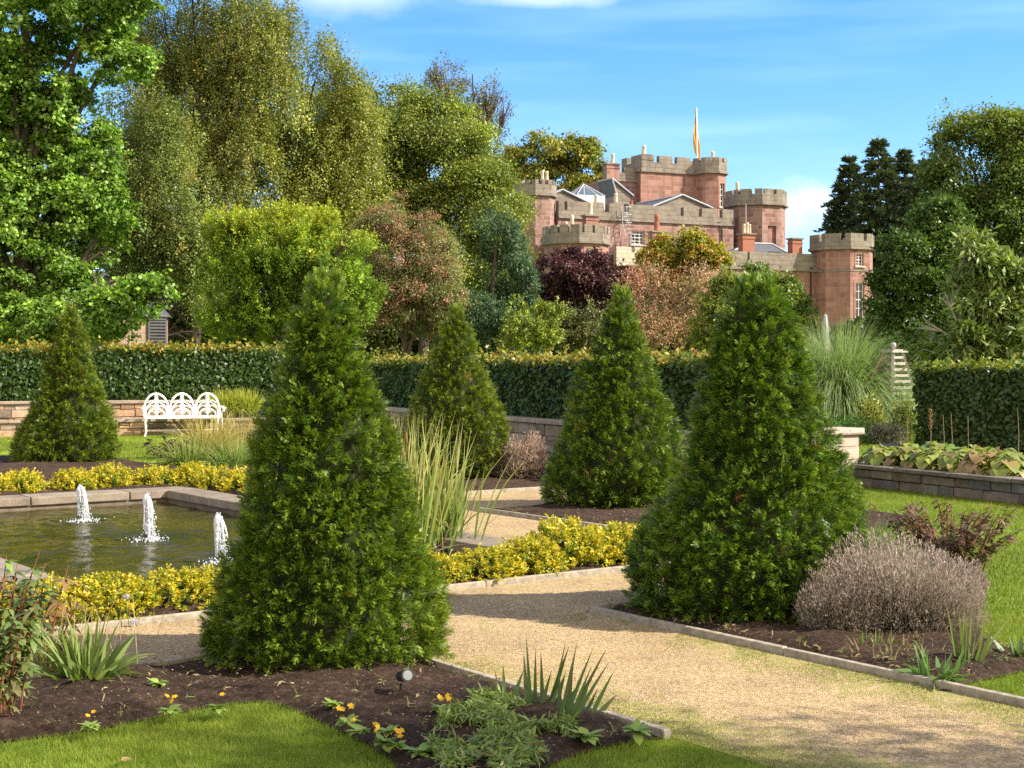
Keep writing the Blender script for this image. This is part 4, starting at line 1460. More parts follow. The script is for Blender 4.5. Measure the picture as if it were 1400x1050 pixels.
def lavender(pos, rx, ry, h, k, lab, seed, cols, scl=1.0):
    q = np.random.RandomState(seed)
    t = thing('lavender_bush', lab, 'lavender', pos, 'faded lavender bushes')
    a = q.uniform(0, 2 * PI, k)
    el = np.arcsin(q.uniform(0.0, 1, k))
    w = 1 + .24 * Waves(3.4, seed)(np.stack([np.cos(a) * np.cos(el), np.sin(a) * np.cos(el), np.sin(el)], 1))
    ch, sh = np.cos(el) ** .62, np.sin(el) ** .85
    E = np.stack([np.cos(a) * ch * rx * w, np.sin(a) * ch * ry * w, .05 + sh * h * w], 1) * q.uniform(.66, 1.13, (k, 1))
    B = np.stack([np.cos(a) * np.cos(el) * rx * .35, np.sin(a) * np.cos(el) * ry * .35, np.full(k, .05)], 1) + q.normal(0, .03, (k, 3))
    B[:, 2] = np.abs(B[:, 2])
    dv = E - B
    Ln = np.linalg.norm(dv, axis=1)
    C = pick(cols, k, q) * np.clip(1.05 + .45 * Waves(7, seed + 2)(E / max(rx, .1)), .5, 1.3)[:, None]
    # stems leave outwards and turn up: start flat, then bend
    D = unit(dv)
    blade_mesh('stems', B, D, Ln, np.full(k, .0035 * scl), np.full(k, -.12), C * .85, M_DRY, t, segs=4, widest=.9)
    # flower spikes
    up = unit(D + np.array([0, 0, .7]) + q.normal(0, .12, (k, 3)))
    P = B + D * Ln[:, None] * .985
    m = k * 5
    T = np.repeat(np.arange(k), 5)
    PL = P[T] + q.normal(0, .007, (m, 3)) * scl + up[T] * q.uniform(-.012, .014, (m, 1)) * scl
    leaf_mesh('flower_spikes', PL, up[T] + q.normal(0, .15, (m, 3)), sph(m, q), q.uniform(.013, .028, m) * scl, np.full(m, .0055 * scl), np.minimum(.8, C[T] * q.uniform(.55, 1.25, (m, 1)) * np.array([1.05, 1.0, .98])), M_DRY, t)
    # narrow grey-green leaves low in the bush
    m = k * 2
    T = q.randint(0, k, m)
    u = q.uniform(.25, .8, (m, 1))
    PL = B[T] + dv[T] * u
    CL = pick([(.15, .17, .10), (.24, .25, .17), (.18, .16, .12), (.13, .16, .06)], m, q)
    leaf_mesh('leaves', PL, D[T] + sph(m, q) * .6, sph(m, q), q.uniform(.03, .06, m) * scl, np.full(m, .007 * scl), CL, M_DRY, t)
    mb = MB()
    mb.lathe([(rx * .4, 0), (rx * .62, h * .2), (rx * .5, h * .5), (.02, h * .66)], 16)
    mb.v = [(v[0], v[1] * ry / rx, v[2]) for v in mb.v]
    mb.build('woody_base', M_TWIGS, t)


LAV = [(.30, .26, .225), (.40, .355, .31), (.22, .19, .17), (.32, .285, .25), (.52, .43, .36), (.24, .25, .17), (.30, .22, .20)]
lp = gnd(1218, 866)
lavender(lp + np.array([.10, .05, 0]), .52, .43, .46, 6400, 'large faded lavender bush in front of the right yew', 71, LAV)
lavender(lp + np.array([-.33, -.10, 0]), .26, .24, .30, 2200, 'smaller lavender lobe at the left foot of the large bush', 72, LAV)
lavender(gnd(712, 660) + np.array([0, .25, 0]), .34, .34, .52, 1500, 'small dry pinkish lavender bush beside the far middle yew', 73, [(.40, .30, .24), (.48, .38, .30), (.33, .25, .22)], 2.0)


# ------------------------------------------------------------------ leafy stemmed plants
def leafy(name, label, cat, pos, stems, H, spread, leaf, per, cols, seed, stemcol=(.2, .09, .05), aspect=.32, mat=None, group=None, lean=(0, 0), topc=None):
    q = np.random.RandomState(seed)
    t = thing(name, label, cat, pos, group)
    mb = MB()
    Ps, Ds, Ns, Cs = [], [], [], []
    for i in range(stems):
        a = q.uniform(0, 6.28); r = abs(q.normal(0, spread * .25))
        b = np.array([math.cos(a) * r, math.sin(a) * r, 0])
        h = H * q.uniform(.6, 1.05)
        ln = np.array([math.cos(a) * spread * q.uniform(.3, 1.0) + lean[0], math.sin(a) * spread * q.uniform(.3, 1.0) + lean[1], h])
        pts = [b, b + ln * np.array([.35, .35, .5]), b + ln * np.array([.7, .7, .8]), b + ln]
        mb.tube(pts, [.006, .005, .004, .002], 5, col=stemcol)
        c = pick(cols, 1, q)[0]
        for j in range(per):
            u = .22 + .78 * (j + q.uniform(0, .5)) / per
            p = b + ln * np.array([u ** 1.3, u ** 1.3, u])
            aa = q.uniform(0, 6.28)
            # compound leaf: 3 leaflets
            for dd in (-.6, 0, .6):
                Ps.append(p)
                Ds.append([math.cos(aa + dd), math.sin(aa + dd), q.uniform(-.2, .55)])
                Ns.append([q.normal(0, .35), q.normal(0, .35), 1])
                cc = c * q.uniform(.75, 1.25)
                if topc is not None and u > .7 and q.uniform() < .6:
                    cc = np.array(topc) * q.uniform(.7, 1.3)
                Cs.append(cc)
    mb.build('stems', M_DRY, t)
    Ps, Ds, Ns, Cs = map(np.array, (Ps, Ds, Ns, Cs))
    m = len(Ps)
    L = leaf * q.uniform(.65, 1.2, m)
    C = np.clip(Cs, .005, .9)
    blade_mesh('leaves', Ps, Ds, L, L * aspect, q.uniform(.3, 1.3, m), C, mat or M_GLOSSY, t, segs=5, widest=.42, side=np.cross(unit(Ds), Ns))
    return t


PEO = [(.055, .085, .035), (.08, .115, .035), (.10, .07, .04), (.14, .075, .04), (.06, .075, .05)]
leafy('peony', 'brown and purple leaved peony behind the lavender', 'peony', gnd(1300, 788), 75, .55, .46, .08, 14,
      [(.13, .085, .05), (.17, .10, .055), (.12, .14, .045), (.20, .14, .06), (.10, .10, .05)], 81, (.16, .06, .04), topc=(.17, .09, .06), aspect=.27, mat=M_LEAF)
leafy('peony', 'large leafy peony with reddish stems at the left edge of the photo', 'peony', gnd(-5, 985) + np.array([-.02, 0, 0]), 30, .76, .24, .088, 13,
      [(.11, .19, .045), (.16, .24, .055), (.21, .28, .07), (.20, .18, .07), (.09, .15, .05)], 82, (.26, .10, .05), aspect=.34)
leafy('peony', 'small reddish peony shoot with bare stems left of the gravel', 'peony', gnd(60, 930) + np.array([-.05, .2, 0]), 9, .55, .20, .10, 6, [(.10, .13, .04), (.22, .13, .05)], 83, (.28, .12, .06))
leafy('peony', 'dark sparse peony on the lawn before the white bench', 'peony', gnd(225, 628), 12, .42, .30, .14, 5, [(.05, .04, .035), (.09, .06, .05)], 84, (.1, .05, .04))

# strap-leaved clumps in the front bed
strap_plant('daylily_clump', 'bright green daylily clump in the left front bed', 'daylily', gnd(118, 938), 170, (.20, .38), (.018, .034), .62, (0, 0, 0), (.3, 2.2), [(.11, .18, .04), (.17, .25, .06), (.24, .30, .09), (.08, .14, .03)], (.30, .33, .12), 85, rad=.10)
strap_plant('grass_tuft', 'loose tuft of yellowing grass between the daylily and the peony', 'grass tuft', gnd(66, 925), 130, (.2, .42), (.005, .010), .45, (0, 0, 0), (.4, 1.6), [(.20, .25, .06), (.30, .30, .10), (.12, .18, .04)], (.4, .35, .16), 86, rad=.12)
q = np.random.RandomState(87)
k = 26
tg = thing('grass_stalks', 'thin dry seed stalks leaning over the gravel left of the big yew', 'grass stalks', gnd(140, 925))
P = np.stack([q.normal(0, .13, k), q.normal(0, .06, k), np.zeros(k)], 1)
blade_mesh('stalks', P, np.stack([q.normal(.05, .22, k), q.normal(0, .15, k), np.ones(k)], 1), q.uniform(.3, .52, k), np.full(k, .004), q.uniform(.1, .6, k), pick(STRAW, k, q), M_DRY, tg, segs=5, widest=.9)
IRIS = [(.055, .12, .045), (.08, .155, .05), (.10, .17, .055)]


def iris(pos, lab, fans, seed):
    q = np.random.RandomState(seed)
    t = thing('iris_clump', lab, 'iris', pos, 'bearded irises in the front bed')
    P, D, L, W, S = [], [], [], [], []
    for (ox, oy, tilt, n, ln) in fans:
        for j in range(n):
            f = (j - (n - 1) / 2) / max(1, n - 1)
            P.append((ox + f * .05, oy + q.normal(0, .008), 0)); D.append((tilt + f * .40 + q.normal(0, .09), q.normal(0, .1), 1))
            L.append(ln * (1 - .4 * abs(f)) * q.uniform(.7, 1.12)); W.append(q.uniform(.019, .028)); S.append((1, q.normal(0, .25), 0))
    P, D, L, W, S = map(np.array, (P, D, L, W, S))
    C = pick(IRIS, len(P), q)
    T = C * .3 + np.where((q.uniform(0, 1, len(P)) < .6)[:, None], np.array((.22, .09, .06)), np.array((.12, .16, .05))) * .7
    S = S - unit(D) * np.sum(S * unit(D), 1, keepdims=True)
    blade_mesh('leaves', P, D, L, W, q.uniform(.0, .25, len(P)), C, M_GLOSSY, t, segs=7, tipC=T, widest=.25, side=S)


iris(gnd(735, 982), 'upright iris fan with brown tips in the front bed', [(-.02, 0, -.06, 4, .38), (.05, .01, .12, 4, .36), (.06, .0, .5, 2, .3)], 88)
iris(gnd(768, 1004), 'broad leaning iris fan nearest the edging board', [(0, 0, .42, 6, .44), (.02, .05, .12, 3, .34)], 89)
iris(gnd(688, 972), 'small iris with three narrow leaves behind the ground cover', [(0, 0, .02, 4, .24)], 90)
iris(gnd(805, 985), 'thin iris leaves leaning over the edging board', [(0, 0, .45, 3, .24)], 94)
strap_plant('iris_clump', 'iris leaves at the right edge of the lavender bed', 'iris', gnd(1322, 918), 22, (.22, .40), (.014, .026), .25, (0.05, 0, 0), (.1, .5), [(.12, .18, .05), (.17, .22, .06), (.08, .13, .04)], (.30, .25, .10), 91, rad=.06)
strap_plant('green_rosette', 'flat rosette of pale green leaves by the edging board under the lavender', 'rosette plant', gnd(1282, 935), 40, (.12, .22), (.025, .042), .95, (0, 0, 0), (.3, 1.2), [(.10, .20, .05), (.15, .25, .07), (.07, .15, .05)], (.2, .28, .1), 92, rad=.08, mat=M_GLOSSY)
strap_plant('green_rosette', 'rosette with a dark seed spike at the right edge of the photo', 'rosette plant', gnd(1392, 905), 26, (.10, .18), (.03, .045), .95, (0, 0, 0), (.3, 1.0), [(.09, .15, .06), (.13, .19, .08)], (.2, .24, .1), 93, rad=.05, mat=M_GLOSSY)
strap_plant('dry_leaf_clump', 'straw coloured withered leaves under the front of the lavender', 'withered leaves', gnd(1225, 905), 120, (.06, .17), (.006, .014), .6, (0, 0, 0), (.3, 2.0), STRAW + [(.14, .17, .05)], (.4, .3, .15), 95, rad=.24, mat=M_DRY)
strap_plant('green_shoots', 'fresh green shoots rising before the lavender', 'shoots', gnd(1197, 895), 16, (.09, .16), (.010, .02), .3, (0, 0, 0), (.2, .7), GR, (.2, .25, .08), 96, rad=.1)
strap_plant('juniper_sprays', 'feathery grey-green sprays at the right foot of the right yew', 'juniper', gnd(1180, 800) + np.array([0, .1, 0]), 260, (.25, .62), (.010, .020), .62, (.12, 0, .05), (.1, .7), [(.06, .11, .05), (.09, .14, .06), (.12, .16, .07)], (.13, .18, .08), 97, rad=.12, mat=M_CONIFER)
# grasses in the far bed
for (px, py, Z_, k_, ln_, cols_, lab_, sd) in (
        (285, 622, 0, 620, (.5, 1.0), [(.42, .33, .10), (.50, .38, .13), (.30, .28, .07)], 'tawny ornamental grass mound right of the lawn patch', 101),
        (330, 615, 0, 460, (.5, 1.0), [(.38, .29, .12), (.30, .26, .08), (.44, .36, .18)], 'straw coloured grass mound beside the front yew', 102),
        (262, 640, 0, 560, (.35, .7), [(.18, .27, .05), (.26, .32, .07), (.12, .20, .04)], 'green and yellow grass mound nearest the far golden shrubs', 103),
        (322, 640, 0, 420, (.35, .7), [(.14, .24, .05), (.20, .29, .07)], 'green grass mound beside the front yew below the straw one', 104)):
    strap_plant('grass_mound', lab_, 'grass mound', gnd(px, py), k_, ln_, (.010, .02), .75, (0, 0, 0), (.6, 2.0), cols_, (.42, .34, .16), sd, rad=.28, group='grass mounds before the bench')
for (px, lab_, sd) in ((318, 'lime green daylily right behind the bench armrest', 105), (338, 'lime green daylily on the seat wall nearest the big yew', 106), (303, 'yellowing daylily tuft behind the right arm of the bench', 107)):
    strap_plant('daylily_clump', lab_, 'daylily', at(px, 564, 34.9), 240, (.4, .68), (.016, .028), .5, (0, 0, 0), (.5, 1.6), [(.30, .37, .04), (.40, .42, .05), (.22, .30, .04)], (.45, .38, .08), sd, rad=.22, group='daylilies on the seat wall')
# planting beyond the right lawn
for (px, py, Z_, r_, h_, cols_, lab_, sd) in (
        (1165, 578, 31, .75, .5, [(.10, .22, .04), (.16, .29, .05), (.20, .30, .06)], 'bright green low shrub under the ornamental grass', 111),
        (1190, 575, 31.5, .35, 1.0, [(.30, .33, .06), (.22, .27, .06), (.36, .32, .10)], 'yellow-green perennial left of the obelisk', 112),
        (1214, 580, 30.0, .42, .42, [(.22, .19, .15), (.16, .20, .08), (.28, .24, .20)], 'greyish seed-headed perennial at the foot of the obelisk', 113),
        (1237, 570, 31, .32, .9, [(.16, .22, .05), (.26, .27, .08)], 'leafy perennial right of the obelisk', 114),
        (1135, 575, 30, .7, .55, [(.09, .2, .035), (.14, .26, .05)], 'low green shrub behind the stone pier', 115),
        (1120, 560, 36, 1.1, .9, [(.08, .16, .035), (.13, .22, .05)], 'leafy green shrub at the left foot of the ornamental grass', 116)):
    q = np.random.RandomState(sd)
    t = thing('garden_shrub', lab_, 'shrub', at(px, 600, Z_) * np.array([1, 1, 0]))
    k = 1500
    a = q.uniform(0, 6.28, k); el = np.arcsin(q.uniform(0, 1, k)); rr = q.uniform(.55, 1.05, k) * (1 + .2 * Waves(3, sd)(np.stack([np.cos(a), np.sin(a), el], 1)))
    P = np.stack([np.cos(a) * np.cos(el) * r_ * rr, np.sin(a) * np.cos(el) * r_ * rr, np.sin(el) * h_ * rr], 1)
    L = q.uniform(.06, .12, k)
    leaf_mesh('leaves', P, sph(k, q) + np.array([0, 0, .5]), sph(k, q), L, L * .4, pick(cols_, k, q), M_LEAF, t)
    mb = MB()
    for j in range(14):
        aa = j * 2.4
        mb.tube([(0, 0, 0), (math.cos(aa) * r_ * .7, math.sin(aa) * r_ * .7, h_ * .75)], .008, 4)
    mb.build('stems', M_TWIGS, t)
# stalky weeds under the far hedge gap
for (px, lab_, sd) in ((520, 'reddish shrub below the shaded hedge left of the middle yew', 121), (545, 'small dark green shrub below the shaded hedge', 122)):
    q = np.random.RandomState(sd)
    t = thing('garden_shrub', lab_, 'shrub', gnd(px, 618) * np.array([1, 1, 0]))
    k = 420
    a = q.uniform(0, 6.28, k); el = np.arcsin(q.uniform(0, 1, k)); rr = q.uniform(.5, 1.05, k)
    P = np.stack([np.cos(a) * np.cos(el) * .55 * rr, np.sin(a) * np.cos(el) * .55 * rr, np.sin(el) * .75 * rr], 1)
    L = q.uniform(.06, .11, k)
    leaf_mesh('leaves', P, sph(k, q) + np.array([0, 0, .3]), sph(k, q), L, L * .4, pick([(.17, .06, .03), (.12, .08, .04), (.06, .09, .03)] if sd == 121 else GR, k, q), M_LEAF, t)
    mb = MB()
    for j in range(10):
        mb.tube([(0, 0, 0), (math.cos(j * 2.4) * .35, math.sin(j * 2.4) * .35, .55)], .008, 4)
    mb.build('stems', M_TWIGS, t)

# ------------------------------------------------------------------ small things in the front bed
sl = thing('garden_spotlight', 'small black garden spotlight on a spike at the foot of the big yew', 'spotlight', gnd(547, 962))
mb = MB(); mb.tube([(0, 0, -.05), (.004, 0, .10)], .006, 8); mb.build('spike', M_BLACK, sl)
dirv = Vector((.45, -.85, .25)).normalized()
c0 = Vector((.02, -.0, .135))
mb = MB(); mb.tube([c0 - dirv * .05, c0 - dirv * .045, c0 + dirv * .03, c0 + dirv * .042], [.018, .026, .030, .032], 20, cap=True); mb.build('lamp_head', M_BLACK, sl)
mb = MB(); mb.tube([c0 + dirv * .041, c0 + dirv * .0445], .024, 20); mb.build('lens', M_LENS, sl)


def primrose(pos, lab, seed, flowers=3, s=1.0):
    q = np.random.RandomState(seed)
    t = thing('primrose', lab, 'primrose', pos, 'small primroses in the front bed')
    k = 24
    a = np.arange(k) * 2.4 + q.uniform(0, 1, k)
    D = np.stack([np.cos(a), np.sin(a), q.uniform(.1, .9, k)], 1)
    P = np.zeros((k, 3)) + np.array([0, 0, .01])
    blade_mesh('leaves', P, D, q.uniform(.035, .07, k) * s, q.uniform(.022, .034, k) * s, q.uniform(.3, 1.2, k), pick([(.20, .32, .06), (.30, .40, .09), (.15, .25, .05), (.38, .42, .10)], k, q), M_LEAF, t, segs=4, widest=.55,
               side=np.stack([-np.sin(a), np.cos(a), np.zeros(k)], 1))
    if flowers:
        m = flowers * 5
        cen = np.repeat(np.stack([q.normal(0, .018, flowers), q.normal(0, .018, flowers), q.uniform(.05, .075, flowers)], 1) * s, 5, 0)
        aa = np.tile(np.arange(5) * 1.257, flowers)
        fz = np.repeat(unit(np.stack([q.normal(0, .5, flowers), q.normal(-.7, .3, flowers), q.uniform(.5, 1, flowers)], 1)), 5, 0)
        e1 = unit(np.cross(fz, np.array([.3, .2, 1.0]))); e2 = np.cross(fz, e1)
        D = e1 * np.cos(aa)[:, None] + e2 * np.sin(aa)[:, None] + fz * .25
        leaf_mesh('flowers', cen, D, fz, np.full(m, .0155 * s), np.full(m, .015 * s), pick([(.78, .50, .02), (.85, .62, .03), (.80, .40, .02)], m, q), M_LEAF, t)


for j, (px, py, f_, s_, lab_) in enumerate(((233, 975, 3, 1.1, 'yellow primrose left of the big yew above the lawn edge'), (122, 996, 2, .9, 'small yellow primrose leftmost near the lawn edge'), (298, 970, 1, 1.0, 'green primrose rosette right under the left side of the big yew'),
                                    (475, 990, 4, 1.1, 'primrose with orange flowers below the big yew'), (492, 1003, 1, 1.1, 'primrose rosette without open flowers beside the orange one'), (525, 1018, 3, 1.1, 'primrose with yellow flowers by the curved lawn edge'),
                                    (545, 1023, 4, 1.0, 'yellow primrose right of the one by the curved lawn edge'), (603, 972, 4, 1.0, 'lone primrose with orange flower in bare soil'), (455, 965, 0, 1.0, 'pale rosette without flowers below the big yew'),
                                    (215, 937, 0, 1.0, 'flat rosette left of the big yew near the gravel'), (528, 1003, 0, 1.0, 'flowerless rosette between two yellow primroses'), (575, 1032, 0, 1.3, 'larger flowerless rosette near the bottom edge'),
                                    (870, 1003, 0, 1.4, 'light green flat leaf tuft by the tip of the lawn'), (800, 1010, 0, 1.5, 'grey-green rosette right of the leaning iris'))):
    primrose(gnd(px, py, .055), lab_, 130 + j, f_, s_)

# scabious flowers at the front of the golden row
for j, (px, py, lab_) in enumerate(((172, 818, 'upper pale lilac scabious before the golden shrubs'), (184, 852, 'lower pale lilac scabious at the gravel edge'))):
    p = at(px, py, 9.15)
    b_ = p.copy(); b_[2] = 0
    t = thing('scabious', lab_, 'flower', b_, 'lilac scabious flowers')
    mb = MB(); mb.tube([(.02, 0, 0), (.01, 0, p[2] * .5), (0, 0, p[2])], .003, 5, col=(.1, .16, .04)); mb.build('stem', M_DRY, t)
    q = np.random.RandomState(j)
    k = 40
    D = sph(k, q); D[:, 2] = np.abs(D[:, 2])
    leaf_mesh('flower', np.tile(np.array([0, 0, p[2]]), (k, 1)), D, sph(k, q), np.full(k, .03), np.full(k, .016), pick([(.52, .46, .66), (.62, .58, .74)], k, q), M_LEAF, t)

# ------------------------------------------------------------------ stuff: ground cover, chips, grass
q = np.random.RandomState(140)
gc = np.array([gnd(*p)[:2] for p in ((605, 1000), (660, 965), (720, 985), (790, 1012), (745, 1052), (690, 1085), (610, 1080), (585, 1045))])


def scatter(poly, n, q):
    x0, y0 = poly.min(0); x1, y1 = poly.max(0)
    x = q.uniform(x0, x1, n); y = q.uniform(y0, y1, n)
    i = in_poly(poly, x, y)
    return x[i], y[i]


x, y = scatter(gc, 15000, q)
keep = Waves(9, 3)(np.stack([x, y, x * 0], 1)) > -.12
x, y = x[keep], y[keep]
k = len(x)
P = np.stack([x, y, .05 + .05 * q.uniform(0, 1, k)], 1)
D = sph(k, q); D[:, 2] = np.abs(D[:, 2]) * .8 + .15
o = blade_mesh('ground_cover', P, D, q.uniform(.025, .065, k), q.uniform(.008, .015, k), q.uniform(.5, 2, k), pick([(.14, .25, .045), (.21, .32, .06), (.10, .18, .04), (.30, .35, .09), (.28, .22, .10)], k, q), M_LEAF, segs=3, widest=.5)
kind(o, 'stuff')
o['label'] = 'low green ground cover spreading in the front bed around the irises'

# small weeds and dry litter between the plants
for (bed, n, sd) in ((BED1, 1000, 151), (BED2, 1500, 152)):
    x, y = scatter(np.array([np.asarray(p)[:2] for p in bed]), n, q)
    k = len(x)
    T = np.repeat(np.arange(k), 5)
    P = np.stack([x, y, np.full(k, .060)], 1)[T] + q.normal(0, .008, (len(T), 3)) * np.array([1, 1, 0])
    D = sph(len(T), q); D[:, 2] = np.abs(D[:, 2]) + .1
    cc = np.where((q.uniform(0, 1, k) < .55)[:, None], pick(STRAW, k, q) * .8, pick([(.12, .18, .05), (.18, .24, .07)], k, q))
    o = blade_mesh('bed_weeds', P, D, q.uniform(.015, .06, len(T)), q.uniform(.003, .009, len(T)), q.uniform(.3, 2, len(T)), cc[T], M_DRY, segs=3)
    kind(o, 'stuff'); o['label'] = 'small weeds and dry litter scattered on the flower bed soil'
# chips and crumbs lying on the soil
Vs, Fs, Cs = [], [], []
cnt = 0
for bi, (bed, n) in enumerate(((BED1, 16000), (BED2, 8000), (BED3, 1500), (BED4, 1200))):
    x, y = scatter(np.array([np.asarray(p)[:2] for p in bed]), n, q)
    k = len(x)
    P = np.stack([x, y, np.full(k, .062) + q.uniform(-.018, .018, k)], 1)
    big = .006 if bi < 2 else .012
    sz = q.uniform(.3, 1.0, (k, 1)) ** 2 * big * np.array([[2.0, 1.2, .9]])
    o8 = np.array([(1, 0, 0), (-1, 0, 0), (0, 1, 0), (0, -1, 0), (0, 0, 1), (0, 0, -1)], float)
    ang = q.uniform(0, 6.28, k)
    v = o8[None] * sz[:, None, :]
    vx = v[..., 0] * np.cos(ang)[:, None] - v[..., 1] * np.sin(ang)[:, None]
    vy = v[..., 0] * np.sin(ang)[:, None] + v[..., 1] * np.cos(ang)[:, None]
    V = np.stack([vx, vy, v[..., 2]], -1) + P[:, None]
    f = np.array([(0, 2, 4), (2, 1, 4), (1, 3, 4), (3, 0, 4), (2, 0, 5), (1, 2, 5), (3, 1, 5), (0, 3, 5)])
    Vs.append(V.reshape(-1, 3)); Fs.append((np.arange(k)[:, None, None] * 6 + f[None]).reshape(-1, 3) + cnt)
    cnt += k * 6
    Cs.append(np.repeat(pick([(.05, .034, .022), (.12, .08, .055), (.22, .16, .11), (.34, .27, .2), (.09, .05, .03)], k, q), 6, 0))
o = np_mesh('bark_chips', np.concatenate(Vs), np.concatenate(Fs), 3, M_DRY, None, np.concatenate(Cs))
kind(o, 'stuff'); o['label'] = 'bark chips and crumbs of earth on the flower beds'


def blades_tri(name, P, h, w, C, mat, q, lean=.5):
    k = len(P)
    a = q.uniform(0, 6.28, k)
    S = np.stack([np.cos(a), np.sin(a), np.zeros(k)], 1) * np.asarray(w).reshape(-1, 1) * .5
    T = P + np.stack([q.normal(0, lean, k), q.normal(0, lean, k), np.ones(k)], 1) * np.asarray(h).reshape(-1, 1)
    V = np.stack([P - S, P + S, T], 1).reshape(-1, 3)
    return np_mesh(name, V, np.arange(3 * k).reshape(-1, 3), 3, mat, None, np.repeat(C, 3, 0))


def free_lawn(x, y):
    ok = np.ones(len(x), bool)
    for b in BEDS:
        ok &= ~in_poly(np.array([np.asarray(p)[:2] for p in b]), x, y)
    n, t = to_nt(x, y)
    for (a0, a1, b0, b1) in GRAVEL:
        ok &= ~((n > a0) & (n < a1) & (t > b0) & (t < b1))
    ok &= ~((n > 3.1) & (n < 7.9) & (t > -.6) & (t < 8.1))
    ok &= ~in_poly(np.array([(4.55, 19.9), (6.75, 15.5), (12, 18), (9, 27), (6.3, 25.4)]), x, y)
    return ok


LAWNC = [(.115, .185, .015), (.165, .245, .022), (.215, .28, .03), (.27, .29, .05)]
Ps, hs, ws = [], [], []
wide = 4.5
for (x0, x1, y0, y1, n, h, w) in ((-3.6, 1.6, 5.2, 8.6, 330000, .026, .0028), (1.6, 7.0, 5.2, 9.5, 230000, .028, .0038), (2.4, 12, 9.5, 20, 240000, .032, .007),
                                  (-14, -3.5, 23, 34, 100000, .045, .014), (4.5, 14, 20, 33, 80000, .045, .014)):
    x = q.uniform(x0, x1, n); y = q.uniform(y0, y1, n)
    vis = np.abs(x) < y * .40 + .1 + wide
    x, y = x[vis], y[vis]
    ok = free_lawn(x, y)
    x, y = x[ok], y[ok]
    if y0 < 7:                               # the near lawn lies on both sides of the front path only
        n_, t_ = to_nt(x, y)
        ok = (n_ < 4.36) | (n_ > 6.15)
        x, y = x[ok], y[ok]
    Ps.append(np.stack([x, y, np.zeros(len(x))], 1)); hs.append(h * q.uniform(.5, 1.3, len(x))); ws.append(np.full(len(x), w))
P = np.concatenate(Ps)
wv = Waves(1.6, 77)(P)
wl = Waves(5.5, 78)(P)
C = pick(LAWNC, len(P), q) * (1 + .26 * wv[:, None] + .16 * wl[:, None])
C = np.where(((wl + q.normal(0, .5, len(P))) > 1.15)[:, None], C * np.array([1.5, 1.05, 1.6]), C) * np.where(wv > .5, 1.1, 1.0)[:, None]
o = blades_tri('lawn_grass', P, np.concatenate(hs), np.concatenate(ws), np.clip(C, .01, .6), M_BLADE, q, .45)
kind(o, 'stuff'); o['label'] = 'short mown grass of the lawns'
# wisps of moss and grass creeping over the gravel edges
n = 16000
nn = np.concatenate([4.37 + np.abs(q.normal(0, .16, n // 2)), 6.10 - np.abs(q.normal(0, .20, n // 2))])
tt = q.uniform(10.1, 13.8, n)
keep = (nn > 4.36) & (nn < 6.1) & (Waves(5, 8)(np.stack([nn, tt, nn * 0], 1)) + .35 * (tt - 11.4) > -.1)
nn, tt = nn[keep], tt[keep]
XY = PC + tt[:, None] * V2 + (nn[:, None] - 7.38) * NV
P = np.concatenate([XY, np.full((len(XY), 1), .004)], 1)
o = blades_tri('path_moss', P, q.uniform(.004, .014, len(P)), np.full(len(P), .004), pick([(.20, .22, .04), (.30, .29, .07), (.14, .18, .03)], len(P), q), M_BLADE, q, .8)
kind(o, 'stuff'); o['label'] = 'moss and stray grass along the path edges'
# loose stones on the gravel
n = 9000
nn = q.uniform(4.4, 6.1, n); tt = 8.9 + 4.6 * q.uniform(0, 1, n)
XY = PC + tt[:, None] * V2 + (nn[:, None] - 7.38) * NV
P = np.concatenate([XY, np.full((n, 1), .005)], 1)
V, Fl = droplets(P, q.uniform(.0012, .004, n))
o = np_mesh('loose_gravel', V, Fl, 3, M_DRY, None, np.repeat(pick([(.6, .5, .36), (.45, .36, .24), (.7, .64, .52), (.3, .22, .14)], n, q), 6, 0))
kind(o, 'stuff'); o['label'] = 'loose small stones on the gravel path'
o = thing('fallen_leaf', 'single fallen leaf lying on the front lawn', 'leaf', gnd(165, 1040, .03))
leaf_mesh('leaf_blade', np.zeros((3, 3)), np.array([(1, .2, .1), (.5, .8, .1), (.6, -.7, .15)], float), np.array([(0, 0, 1.0)] * 3), np.full(3, .05), np.full(3, .03), np.array([(.42, .30, .13)] * 3), M_DRY, o)

# ------------------------------------------------------------------ castle
CO = np.array([12.78, 142.0, 0.0])
CR = R(25)
castle = thing('castle', 'red sandstone castle with crenellated octagonal towers above the garden', 'castle', CO, rotz=CR)
E1 = np.array([math.cos(CR), math.sin(CR)]); E2 = np.array([-math.sin(CR), math.cos(CR)])


def cxz(px, py, yl):
    """point on the castle-frame plane y = yl seen at the pixel: local x and z"""
    d = ray(px, py)
    den = d[:2] @ E2
    s = (yl + CO[:2] @ E2) / den
    p = d * s
    return (p[:2] - CO[:2]) @ E1, EYE + p[2]


def cz(py, px, yl):
    return cxz(px, py, yl)[1]


